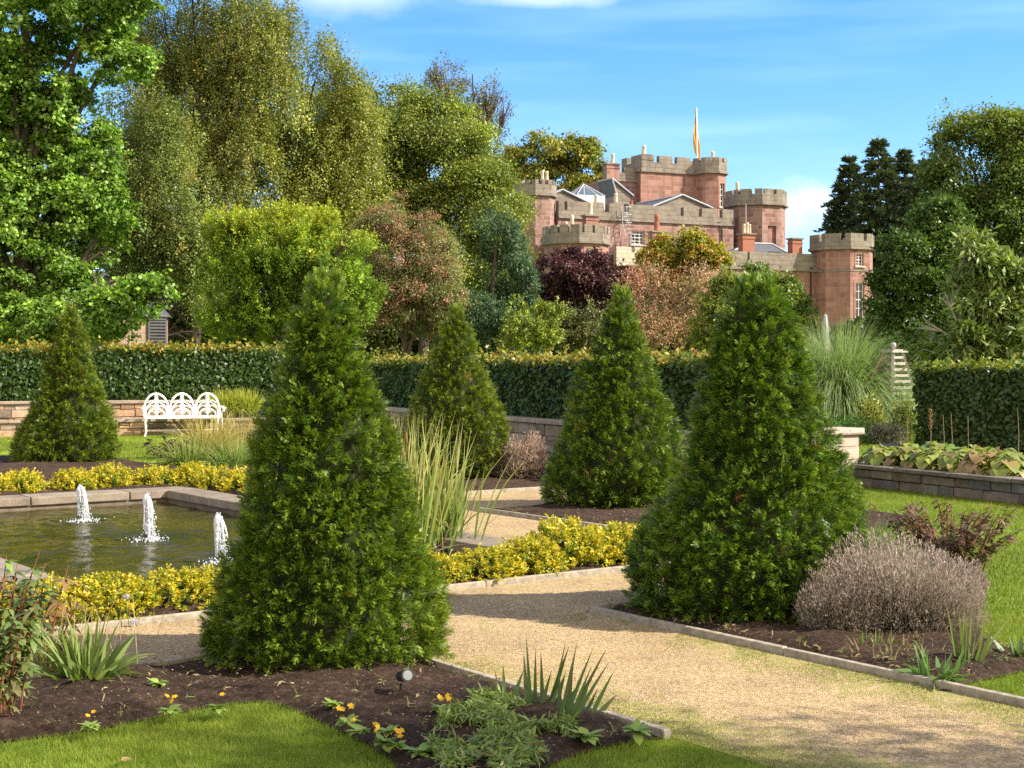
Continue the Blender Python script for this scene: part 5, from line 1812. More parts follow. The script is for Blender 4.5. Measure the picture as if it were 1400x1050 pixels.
def wallface(mb, p0, p1, z0, z1, ops=(), depth=.28):
    p0, p1 = np.asarray(p0, float), np.asarray(p1, float)
    ln = np.linalg.norm(p1 - p0); d = (p1 - p0) / ln
    inn = np.array([-d[1], d[0]])
    us = sorted({0.0, ln, *[o[0] for o in ops], *[o[1] for o in ops]})
    ws = sorted({z0, z1, *[o[2] for o in ops], *[o[3] for o in ops]})

    def P(u, z, dp=0.0):
        q_ = p0 + d * u + inn * dp
        return (q_[0], q_[1], z)
    for a, b in zip(us[:-1], us[1:]):
        for c, e_ in zip(ws[:-1], ws[1:]):
            mu, mw = (a + b) / 2, (c + e_) / 2
            if any(o[0] < mu < o[1] and o[2] < mw < o[3] for o in ops):
                continue
            mb.add([P(a, c), P(b, c), P(b, e_), P(a, e_)], [(0, 1, 2, 3)])
    for (a, b, c, e_) in ops:
        mb.add([P(a, c), P(a, e_), P(a, e_, depth), P(a, c, depth)], [(0, 1, 2, 3)])
        mb.add([P(b, c), P(b, c, depth), P(b, e_, depth), P(b, e_)], [(0, 1, 2, 3)])
        mb.add([P(a, e_), P(b, e_), P(b, e_, depth), P(a, e_, depth)], [(0, 1, 2, 3)])
        mb.add([P(a, c), P(a, c, depth), P(b, c, depth), P(b, c)], [(0, 1, 2, 3)])


def window(parent, p0, p1, op, depth=.28, nx=2, nz=4, blind=False, blindfrac=0):
    p0, p1 = np.asarray(p0, float), np.asarray(p1, float)
    ln = np.linalg.norm(p1 - p0); d = (p1 - p0) / ln
    inn = np.array([-d[1], d[0]])
    a, b, c, e_ = op
    rot = math.atan2(d[1], d[0])
    mid = p0 + d * (a + b) / 2 + inn * (depth - .03)
    mb = MB(); mb.box((mid[0], mid[1], (c + e_) / 2), (b - a + .02, .03, e_ - c + .02), rot)
    g = mb.build('window', M_REDSMOOTH if blind else M_GLASS, parent, uv=blind)
    if blind:
        return
    mb = MB()
    f = p0 + d * (a + b) / 2 + inn * (depth - .07)
    for s in (-1, 1):
        c2 = f + d * s * ((b - a) / 2 - .04)
        mb.box((c2[0], c2[1], (c + e_) / 2), (.08, .05, e_ - c), rot)
    for z in (c + .04, e_ - .04):
        mb.box((f[0], f[1], z), (b - a - .16, .05, .08), rot)
    for i in range(1, nx):
        c2 = f + d * ((b - a) * (i / nx - .5))
        mb.box((c2[0], c2[1], (c + e_) / 2), (.035, .04, e_ - c - .16), rot)
    for i in range(1, nz):
        z = c + (e_ - c) * i / nz
        mb.box((f[0], f[1], z), (b - a - .16, .045, .06 if i == nz // 2 else .035), rot)
    if blindfrac:
        fz = e_ - (e_ - c) * blindfrac / 2
        c2 = p0 + d * (a + b) / 2 + inn * (depth - .048)
        mb.box((c2[0], c2[1], fz), (b - a - .1, .008, (e_ - c) * blindfrac), rot)
    mb.build('window_frame', M_WHITE, g)
    mb = MB()
    c2 = p0 + d * (a + b) / 2 - inn * .03
    mb.box((c2[0], c2[1], c - .09), (b - a + .4, .2, .16), rot)
    mb.build('sill', M_PALE, g, uv=True)
    # dressed surround, 3 mm proud
    mb = MB()
    for s in (-1, 1):
        c2 = p0 + d * ((a + b) / 2 + s * ((b - a) / 2 + .12)) - inn * .0
        mb.box((c2[0], c2[1], (c + e_) / 2 + .1), (.24, .07, e_ - c + .2), rot)
    c2 = p0 + d * (a + b) / 2
    mb.box((c2[0], c2[1], e_ + .13), (b - a, .075, .26), rot)
    mb.build('surround', M_REDSMOOTH, g, uv=True)


def crown_edge(mb, o0, o1, i1, i0, za, zb, zc, slots):
    """parapet piece between mitred corners; slots = (u0,u1) fractions left open"""
    o0, o1, i0, i1 = map(lambda v: np.asarray(v, float), (o0, o1, i0, i1))
    mb.prism([o0, o1, i1, i0], za, zb)
    us = [0.0]
    for s in slots:
        us += [s[0], s[1]]
    us.append(1.0)
    for k in range(0, len(us), 2):
        a, b = us[k], us[k + 1]
        if b - a < 1e-4:
            continue
        q = [o0 + (o1 - o0) * a, o0 + (o1 - o0) * b, i0 + (i1 - i0) * b, i0 + (i1 - i0) * a]
        mb.prism(q, zb + .001, zc)


def tower(cx, cy, rad, z0, zp, zb, zc, ops=None, n=8, slots=((.38, .62),), wall=M_RED, parmat=M_PARAPET, overhang=.16, name='tower', bandz=None, nxz=(2, 4), blinds=(), rot0=0.0, bf=0):
    ops = ops or {}
    a0 = -PI / 2 - PI / n + rot0
    V = [np.array([cx + rad * math.cos(a0 + 2 * PI * k / n), cy + rad * math.sin(a0 + 2 * PI * k / n)]) for k in range(n)]
    mb = MB()
    for k in range(n):
        wallface(mb, V[k], V[(k + 1) % n], z0, zp, ops.get(k, ()))
    t = mb.build(name, wall, castle, uv=True)
    for k, ol in ops.items():
        for o in ol:
            window(t, V[k], V[(k + 1) % n], o, nx=nxz[0], nz=nxz[1], blind=(k in blinds), blindfrac=bf)
    c = np.array([cx, cy])
    ro, ri = (rad + overhang) / rad, (rad - .35) / rad
    mb = MB()
    for k in range(n):
        p, q_ = V[k], V[(k + 1) % n]
        crown_edge(mb, c + (p - c) * ro, c + (q_ - c) * ro, c + (q_ - c) * ri, c + (p - c) * ri, zp, zb, zc, slots)
    mb.build('parapet', parmat, t, uv=True)
    mb = MB()
    r2 = (rad + overhang + .16) / rad
    mb.prism([c + (v - c) * r2 for v in V], zp - .10, zp + .12)
    if bandz:
        r3 = (rad + .07) / rad
        mb.prism([c + (v - c) * r3 for v in V], bandz - .1, bandz + .1)
    mb.build('string_course', parmat, t, uv=True)
    mb = MB()
    mb.prism([c + (v - c) * .9 for v in V], zp + .1, zp + .25)
    mb.build('roof', M_SLATE, t)
    return V


def cren_wall(p0, p1, za, zb, zc, slots_m, name='parapet', th=.45, over=.12, mat=M_PARAPET, parent=None):
    p0, p1 = np.asarray(p0, float), np.asarray(p1, float)
    ln = np.linalg.norm(p1 - p0); d = (p1 - p0) / ln; inn = np.array([-d[1], d[0]])
    mb = MB()
    crown_edge(mb, p0 - inn * over, p1 - inn * over, p1 + inn * th, p0 + inn * th, za, zb, zc, [(a / ln, b / ln) for a, b in slots_m])
    m = (p0 + p1) / 2 - inn * (over / 2 - .02)
    mb.box((m[0], m[1], za - .06), (ln, over + .22, .20), math.atan2(d[1], d[0]))
    return mb.build(name, mat, parent or castle, uv=True)


def pot(mb, x, y, z, h=1.0, r=.17):
    mb.lathe([(r * 1.15, 0), (r * 1.0, .1), (r * .82, h * .75), (r * .95, h * .8), (r * .95, h * .92), (r * .78, h)], 12, (x, y, z))


def chimney(x, y, z0, z1, w, dep, pots, mat, potmat=None, name='chimney'):
    mb = MB()
    mb.box((x, y, (z0 + z1) / 2), (w, dep, z1 - z0))
    mb.box((x, y, z1 - .35), (w + .12, dep + .12, .14))
    c = mb.build(name, mat, castle, uv=True)
    mb = MB()
    mb.box((x, y, z1 + .06), (w + .26, dep + .26, .14))
    mb.build('chimney_cap', M_PARAPET, c, uv=True)
    for (dx, h, r) in pots:
        mb = MB()
        pot(mb, x + dx, y, z1 + .13, h, r)
        mb.build('chimney_pot', potmat or M_POT, c, smooth=True)
    return c


# main wall B
xa, _ = cxz(763, 300, 0); xb, _ = cxz(1003, 300, 0)
zpB = cz(300, 850, 0); zbB = cz(291, 850, 0); zcB = cz(279, 850, 0)
w0, z_hi = cxz(863.5, 315, 0); w1, z_lo = cxz(881, 334.5, 0)
mb = MB()
ops = [(w0 - xa, w1 - xa, z_lo, z_hi)]
wallface(mb, (xa, 0), (xb, 0), 0, zpB, ops)
wallface(mb, (xb, 0), (xb, 14), 0, zpB)
wallface(mb, (xa, 14), (xa, 0), 0, zpB)
wB = mb.build('wall', M_RED, castle, uv=True)
window(wB, (xa, 0), (xb, 0), ops[0], nx=3, nz=4)
sl_ = []
for px in (771, 828, 855, 930, 955, 983):
    a, _ = cxz(px - 3, 285, 0); b, _ = cxz(px + 4, 285, 0)
    sl_.append((a - xa, b - xa))
cren_wall((xa, 0), (xb, 0), zpB, zbB, zcB, sl_)
# flat leads and gables behind the parapet
mb = MB()
mb.box(((xa + xb) / 2, 7.2, zbB - .25), (xb - xa - .6, 13.2, .3))
mb.build('flat_roof', M_LEAD, castle)


def gable(pl, pk, prr, yl, dep, name='roof', gm=M_PARAPET):
    """stone gable with slate roof: three pixels at plane yl"""
    (xl, zl), (xk, zk), (xr, zr) = cxz(*pl, yl), cxz(*pk, yl), cxz(*prr, yl)
    zb_ = min(zl, zr) - .8
    mb = MB()
    f = [(xl, yl, zb_), (xr, yl, zb_), (xr, yl, zr), (xk, yl, zk), (xl, yl, zl)]
    b = [(p[0], yl + dep, p[2]) for p in f]
    mb.add(f + b, [(0, 1, 2, 3, 4), (9, 8, 7, 6, 5), (1, 6, 7, 2), (0, 4, 9, 5)])
    g = mb.build('gable', gm, castle, uv=True)
    for (xs, zs_) in ((xl, zl), (xr, zr)):
        mb = MB()
        n_ = 1 if xs > xk else -1
        th = .10
        mb.add([(xs + n_ * .25, yl - .15, zs_ - .1), (xk, yl - .15, zk + .01), (xk, yl + dep, zk + .01), (xs + n_ * .25, yl + dep, zs_ - .1),
                (xs + n_ * .25, yl - .15, zs_ - .1 + th), (xk, yl - .15, zk + th), (xk, yl + dep, zk + th), (xs + n_ * .25, yl + dep, zs_ - .1 + th)],
               [(0, 1, 2, 3), (4, 7, 6, 5), (0, 4, 5, 1), (3, 2, 6, 7), (0, 3, 7, 4), (1, 5, 6, 2)])
        mb.build('roof', M_SLATE, castle)
    mb = MB()
    for (xs, zs_) in ((xl, zl), (xr, zr)):
        n_ = 1 if xs > xk else -1
        mb.tube([(xs + n_ * .3, yl - .17, zs_ + .02), (xk, yl - .17, zk + .16)], .085, 4)
    mb.tube([(xk, yl - .17, zk + .16), (xk, yl + dep, zk + .16)], .07, 4)
    mb.build('verge', M_LEAD, castle)


gable((889, 285), (932, 268.5), (974, 286.5), 1.6, 9)
gable((748, 271), (768, 261.5), (806, 280), 1.2, 6)
# glazed pyramid lantern
yl = 7.0
(xl, zl), (xk, zk), (xr, zr) = cxz(779, 268, yl), cxz(797, 252, yl), cxz(817, 267, yl)
hw = (xr - xl) / 2
mb = MB()
cxm = (xl + xr) / 2
base_ = [(cxm - hw, yl - hw, zl), (cxm + hw, yl - hw, zl), (cxm + hw, yl + hw, zl), (cxm - hw, yl + hw, zl)]
mb.add(base_ + [(cxm, yl, zk)], [(0, 1, 4), (1, 2, 4), (2, 3, 4), (3, 0, 4)])
ln_ = mb.build('lantern_roof', M_ROOFGLASS, castle)
mb = MB()
for p in base_:
    mb.tube([p, (cxm, yl, zk + .03)], .045, 4)
for i in range(4):
    a, b = np.array(base_[i]), np.array(base_[(i + 1) % 4])
    for f in (.25, .5, .75):
        mb.tube([a + (b - a) * f, np.array((cxm, yl, zk)) * .86 + (a + (b - a) * f) * .14], .04, 4)
mb.build('glazing_bars', M_LEAD, ln_)
mb = MB(); mb.box((cxm, yl, (zl + zbB) / 2 - .1), (2 * hw, 2 * hw, zl - zbB + .2)); mb.build('lantern_base', M_LEAD, ln_)

# chimney pots along the parapet of B
for (px, py0, py1, yl, wpx, nm) in ((815, 279, 268, 4.5, 9, 1), (842, 279, 266, 4.5, 9, 1), (863, 283, 276, 3.5, 13, 1), (920, 283, 270, 4, 10, 1)):
    x, z0_ = cxz(px, py0, yl); _, z1_ = cxz(px, py1, yl)
    chimney(x, yl, zbB - .5, z0_, wpx * .07, .6, [(0, z1_ - z0_, .2)], M_PARAPET, M_TERRA if px == 863 else M_POT)
# A: left tower
xA, zt = cxz(741, 245, -.6)
tower(xA, 1.1, 1.98, 0, cz(266, 738, -.6), cz(252, 738, -.6), cz(246, 738, -.6), slots=((.2, .42), (.62, .82)))
x, z0_ = cxz(745, 248, .5)
chimney(x, .6, zt - 1.2, z0_, 1.1, .6, [(-.22, .85, .17), (.25, .85, .17)], M_PARAPET)
# C: octagonal bay tower in front
yC = -4.7
xC, _ = cxz(802, 320, yC - 2.0)
rC = 2.95
zpC = cz(331, 802, yC - 2.7); zbC = cz(318, 802, yC - 2.7); zcC = cz(307, 802, yC - 2.7)
fl = 2 * rC * math.sin(PI / 8)
wz0, wz1 = cz(354, 812, yC - 2.7), cz(340, 812, yC - 2.7)
tower(xC, yC, rC, 0, zpC, zbC, zcC, {0: [(fl * .30, fl * .72, wz0, wz1)]}, slots=((.12, .22), (.56, .66)), wall=M_REDSMOOTH, nxz=(2, 2))
for (px, py0, py1) in ((782, 325, 296), (774, 322, 305)):
    x, z0_ = cxz(px, py0, yC - .8); _, z1_ = cxz(px, py1, yC - .8)
    chimney(x, yC - .8, zpC, z0_, .5, .5, [(0, z1_ - z0_, .2 if px == 782 else .14)], M_PARAPET)
x, z0_ = cxz(807, 296, yC + 1.5)
chimney(x, yC + 1.5, zpC, z0_, 1.3, .8, [(0, 1.2, .24)], M_REDSMOOTH)
# D: keep
yD = 14.0
xa, _ = cxz(876, 250, yD); xb, _ = cxz(962, 250, yD)
zpD, zbD, zcD = cz(235, 915, yD), cz(223.5, 915, yD), cz(214, 915, yD)
mb = MB()
wallface(mb, (xa, yD), (xb, yD), 0, zpD); wallface(mb, (xb, yD), (xb, yD + 4), 0, zpD); wallface(mb, (xb, yD + 4), (xa, yD + 4), 0, zpD); wallface(mb, (xa, yD + 4), (xa, yD), 0, zpD)
kp = mb.build('keep', M_REDSMOOTH, castle, uv=True)
sl_ = []
for pa_, pb_ in ((893.5, 900.5), (918.5, 925), (943, 950)):
    a, _ = cxz(pa_, 220, yD); b, _ = cxz(pb_, 220, yD)
    sl_.append((a - xa, b - xa))
cren_wall((xa, yD), (xb, yD), zpD, zbD, zcD, sl_, parent=kp)
cren_wall((xa, yD + 4), (xa, yD), zpD, zbD, zcD, [(1.2, 2.1)], parent=kp)
cren_wall((xb, yD), (xb, yD + 4), zpD, zbD, zcD, [(1.2, 2.1)], parent=kp)
mb = MB(); mb.box(((xa + xb) / 2, yD + 2, zpD + .1), (xb - xa - .5, 3.4, .2)); mb.build('roof', M_SLATE, kp)
xT, zT = cxz(884, 211, yD)
mb = MB(); mb.box((xT, yD + .45, (zpD + zT) / 2), (1.25, 1.2, zT - zpD)); mb.box((xT, yD + .45, zT - .5), (1.4, 1.35, .2)); mb.build('corner_turret', M_PARAPET, kp, uv=True)
mb = MB(); pot(mb, xT - .1, yD + .4, zT, 1.0, .24); mb.build('chimney_pot', M_POT, kp, smooth=True)
# keep's right turret with window
xK, _ = cxz(976, 250, yD - .9)
rK = 1.78
zpK, zbK, zcK = cz(236, 976, yD - 1.5), cz(222, 976, yD - 1.5), cz(215.5, 976, yD - 1.5)
fk = 2 * rK * math.sin(PI / 8)
wz1, wz0 = cz(251, 988, yD - 1.5), cz(283, 988, yD - 1.5)
tower(xK, yD - .1, rK, 0, zpK, zbK, zcK, {1: [(fk * .2, fk * .80, wz0, wz1)]}, slots=((.4, .6),), wall=M_REDSMOOTH, nxz=(2, 4), name='turret', rot0=R(-25))
x, z0_ = cxz(973, 215, yD)
mb = MB(); pot(mb, x, yD - .2, zcK - .3, 1.2, .2); mb.build('chimney_pot', M_POT, castle, smooth=True)
# keep's lower left wing
yW = 15.0
xa, _ = cxz(828, 250, yW); xb, _ = cxz(877, 250, yW)
zW = cz(246, 850, yW)
mb = MB(); wallface(mb, (xa, yW), (xb, yW), 0, zW); wallface(mb, (xb, yW), (xb, yW + 6), 0, zW); wallface(mb, (xa, yW + 6), (xa, yW), 0, zW); mb.build('wall', M_RED, castle, uv=True)
a, _ = cxz(847, 230, yW); b, _ = cxz(853, 230, yW); c, _ = cxz(870, 230, yW)
cren_wall((xa, yW), (xb, yW), zW, cz(236, 850, yW), cz(229, 850, yW), [(a - xa, b - xa), (c - xa, c - xa + .5)])
x, z0_ = cxz(837.5, 225, yW); _, z1_ = cxz(840, 211, yW)
chimney(x, yW + .3, zW - 4, z0_, 1.55, .9, [(.2, z1_ - z0_, .22)], M_REDSMOOTH)
gable((839, 268), (836, 246), (862, 268), yW - 3.0, 3.0)
# E: octagonal tower right of the main wall
yE = 1.2
xE, _ = cxz(1041, 300, yE - 1.0)
rE = 3.05
fe = 2 * rE * math.sin(PI / 8)
zpE, zbE, zcE = cz(278.5, 1041, yE - 2.8), cz(264.5, 1041, yE - 2.8), cz(257.5, 1041, yE - 2.8)
wz1, wz0 = cz(308.5, 1056, yE - 2.8), cz(341, 1056, yE - 2.8)
tower(xE, yE, rE, 0, zpE, zbE, zcE, {0: [(fe * .30, fe * .72, wz0, wz1)]}, slots=((.0, .10), (.55, .68)), blinds=(0,))
x, z0_ = cxz(1008, 262, yE)
mb = MB(); pot(mb, x, yE, zbE - .6, 2.0, .2); mb.build('chimney_pot', M_POT, castle, smooth=True)
# F: lower front wing
yF = -6.0
xa, _ = cxz(930, 370, yF); xb, _ = cxz(1116, 370, yF)
zpF, zcF = cz(367, 1045, yF), cz(345, 1045, yF)
ops = []
a, z1_ = cxz(1065, 387, yF); b, z0_ = cxz(1084, 412, yF)
ops.append((a - xa, b - xa, z0_, z1_))
a, z1_ = cxz(1010, 387, yF); b, z0_ = cxz(1029, 412, yF)
ops.append((a - xa, b - xa, z0_, z1_))
mb = MB(); wallface(mb, (xa, yF), (xb, yF), 0, zpF, ops); wallface(mb, (xa, yF + 6), (xa, yF), 0, zpF)
wF = mb.build('wall', M_REDSMOOTH, castle, uv=True)
for o in ops:
    window(wF, (xa, yF), (xb, yF), o, nx=4, nz=4, blindfrac=.38)
a, _ = cxz(1021, 350, yF); b, _ = cxz(1024, 350, yF); c, _ = cxz(975, 350, yF); d_, _ = cxz(990, 350, yF)
cren_wall((xa, yF), (xb, yF), zpF, zcF - .75, zcF, [(c - xa, d_ - xa), (a - xa, b - xa)])
# its low hipped roof
(xl, zl), (xk, zk), (xr, zr) = cxz(1000, 346, yF + 1), cxz(1047, 334, yF + 3.5), cxz(1096, 350, yF + 1)
mb = MB()
mb.add([(xl - 2, yF + .5, zcF - .9), (xr, yF + .5, zcF - .9), (xr, yF + 6.6, zcF - .9), (xl - 2, yF + 6.6, zcF - .9), (xk - 2.0, yF + 3.5, zk), (xk + .8, yF + 3.5, zk)],
       [(0, 1, 5, 4), (1, 2, 5), (2, 3, 4, 5), (3, 0, 4)])
mb.build('roof', M_SLATE, castle)
mb = MB(); mb.tube([(xk - 2.0, yF + 3.5, zk + .05), (xk + .8, yF + 3.5, zk + .05), (xr, yF + .5, zcF - .82)], .09, 4); mb.tube([(xl - 2, yF + .45, zcF - .8), (xk - 2, yF + 3.5, zk + .05)], .09, 4); mb.build('verge', M_LEAD, castle)
x, z1_ = cxz(1020.5, 321, yF + .8)
chimney(x, yF + .8, zcF - 2, z1_, 1.35, .8, [(-.28, .9, .16), (.1, 1.05, .16), (.4, .9, .12)], M_TERRA)
x, z1_ = cxz(1087, 327.5, yF + .8)
chimney(x, yF + .8, zcF - 2, z1_, 1.15, .8, [], M_TERRA)
mb = MB()
x, z1_ = cxz(1020.5, 279, yF + .8)
mb.tube([(x - .05, yF + .8, zcF), (x - .05, yF + .8, z1_)], .03, 5); mb.build('aerial_mast', M_LEAD, castle)
# G: right octagonal tower
yG = -6.4
rG = 3.06
xG, _ = cxz(1151, 350, yG)
fg = 2 * rG * math.sin(PI / 8)
zpG, zbG, zcG = cz(338.5, 1151, yG - 2.8), cz(328, 1151, yG - 2.8), cz(318, 1151, yG - 2.8)
w1a, w1b = cz(363, 1166, yG - 2.8), cz(346.5, 1166, yG - 2.8)
w2a, w2b = cz(433, 1166, yG - 2.8), cz(386, 1166, yG - 2.8)
tower(xG, yG, rG, 0, zpG, zbG, zcG, {0: [(fg * .30, fg * .66, w1a, w1b), (fg * .28, fg * .70, w2a, w2b)]}, slots=((.62, .78),), wall=M_REDSMOOTH, bandz=cz(369, 1151, yG - 2.8), nxz=(2, 4))
# H: pale low block and its terracotta chimney
yH = -3.6
xa, z1_ = cxz(842, 337, yH); xb, _ = cxz(985, 340, yH)
zz_ = cz(362, 865, yH)
mb = MB(); wallface(mb, (xa, yH), (xb, yH), 0, zz_); wallface(mb, (xb, yH), (xb, 0), 0, zz_); wallface(mb, (xa, 0), (xa, yH), 0, zz_); mb.build('wall', M_REDSMOOTH, castle, uv=True)
cren_wall((xa, yH), (xb, yH), zz_, z1_ - .5, z1_, [(1.6, 2.0), (4.4, 4.9), (7.4, 7.9)], mat=M_PALE)
mb = MB(); mb.box(((xa + xb) / 2, yH + 1.95, z1_ - .6), (xb - xa - .6, 2.8, .16)); mb.build('flat_roof', M_LEAD, castle)
x, z1_ = cxz(898, 318, yH + 1.2)
chimney(x, yH + 1.2, zz_, z1_, 1.4, .8, [(0, 1.6, .27)], M_RED, M_TERRA)
# drain pipes
for (px, py0, py1, yl) in ((987, 306, 340, -.12), (1109, 368, 440, yF - .12)):
    x, z1_ = cxz(px, py0, yl)
    mb = MB(); mb.tube([(x - .35, yl, z1_ - .1), (x, yl, z1_ - .6), (x, yl, 0)] if px == 987 else [(x, yl, z1_), (x, yl, 0)], .08, 6)
    mb.box((x - (.35 if px == 987 else 0), yl, z1_), (.3, .16, .3))
    mb.build('drain_pipe', M_IRON, castle)
# access ladder over the parapet
lx, lz = cxz(858, 288, -.9)
ld = thing('roof_ladder', 'white metal access ladder and hoop over the castle parapet', 'ladder', np.array([*(CO[:2] + E1 * lx + E2 * -.5), zpB - 2.2]), rotz=CR)
mb = MB()
for s in (-.28, .28):
    mb.tube([(s + .9, -.3, -1.6), (s, .0, 1.6), (s - .1, .1, 3.4)], .03, 5)
for i in range(12):
    u = i / 11
    x0 = .9 * (1 - u) if u < .6 else .9 * (1 - u)
    mb.tube([(x0 - .28, -.3 * (1 - u) - .02, -1.5 + 4.3 * u), (x0 + .28, -.3 * (1 - u) - .02, -1.5 + 4.3 * u)], .035, 4)
for a in (1.7, 2.5, 3.2):
    mb.tube([(-.35, 0, a), (-.3, -.6, a + .1), (.3, -.6, a + .1), (.3, 0, a)], .035, 4)
mb.tube([(-1.2, -.1, -2.2), (-.1, .05, 2.9)], .03, 4)
mb.build('ladder_frame', M_LEAD, ld)
# flag on the keep
fx, fz = cxz(953.5, 217, yD + 1.0)
mb = MB()
_, ftop = cxz(951.5, 147, yD + 1.0)
mb.tube([(fx, yD + 1, zpD), (fx - .12, yD + 1, ftop)], [.09, .05], 8)
mb.build('flag_pole', M_WHITE, castle)
fb = np.array([*(CO[:2] + E1 * fx + E2 * (yD + 1.0)), zcD])
fl_ = thing('flag', 'limp golden flag on the pole above the keep', 'flag', fb, rotz=CR)
nz_, nu = 26, 9
Vf = []
for i in range(nz_ + 1):
    v = i / nz_
    z = (ftop - zcD - .1) * v
    wdt = .12 + .62 * math.sin(PI * min(1, v * 1.15 + .02)) ** .8 * (1 - .55 * v) + .1
    cxo = -.12 * v - .25 * math.sin(v * 3.6) + (.28 * (1 - v))
    for j in range(nu):
        u = j / (nu - 1)
        Vf.append((cxo + (u - .5) * wdt, .10 + .13 * math.sin(u * 9 + v * 7), z))
Ff = [(i * nu + j, i * nu + j + 1, (i + 1) * nu + j + 1, (i + 1) * nu + j) for i in range(nz_) for j in range(nu - 1)]
np_mesh('cloth', np.array(Vf), np.array(Ff), 4, M_FLAG, fl_, smooth=True)

# small outbuilding behind the hedge at the left
hb_ = at(186, 500, 46) * np.array([1, 1, 0])
hs_ = thing('stone_outbuilding', 'small stone outbuilding with louvred opening glimpsed under the left trees', 'outbuilding', hb_, rotz=R(30))
mb = MB(); mb.box((.1, 1.6, 1.6), (1.9, 3.0, 3.2)); mb.build('wall', M_PINK, hs_, uv=True)
mb = MB()
mb.add([(-.95, 0, 3.15), (1.15, 0, 3.15), (1.15, 3.2, 3.15), (-.95, 3.2, 3.15), (-.95, 1.6, 3.7), (1.15, 1.6, 3.7)], [(0, 1, 5, 4), (2, 3, 4, 5), (1, 2, 5), (3, 0, 4), (0, 3, 2, 1)])
mb.build('roof', M_SLATE, hs_)
mb = MB()
for i in range(8):
    mb.box((.70, .075, 2.30 + i * .1), (.5, .06, .05))
mb.box((.43, .08, 2.66), (.06, .08, .85)); mb.box((.97, .08, 2.66), (.06, .08, .85)); mb.box((.70, .08, 3.08), (.6, .08, .06))
mb.build('louvre', M_SLATE, hs_)

# ------------------------------------------------------------------ trees


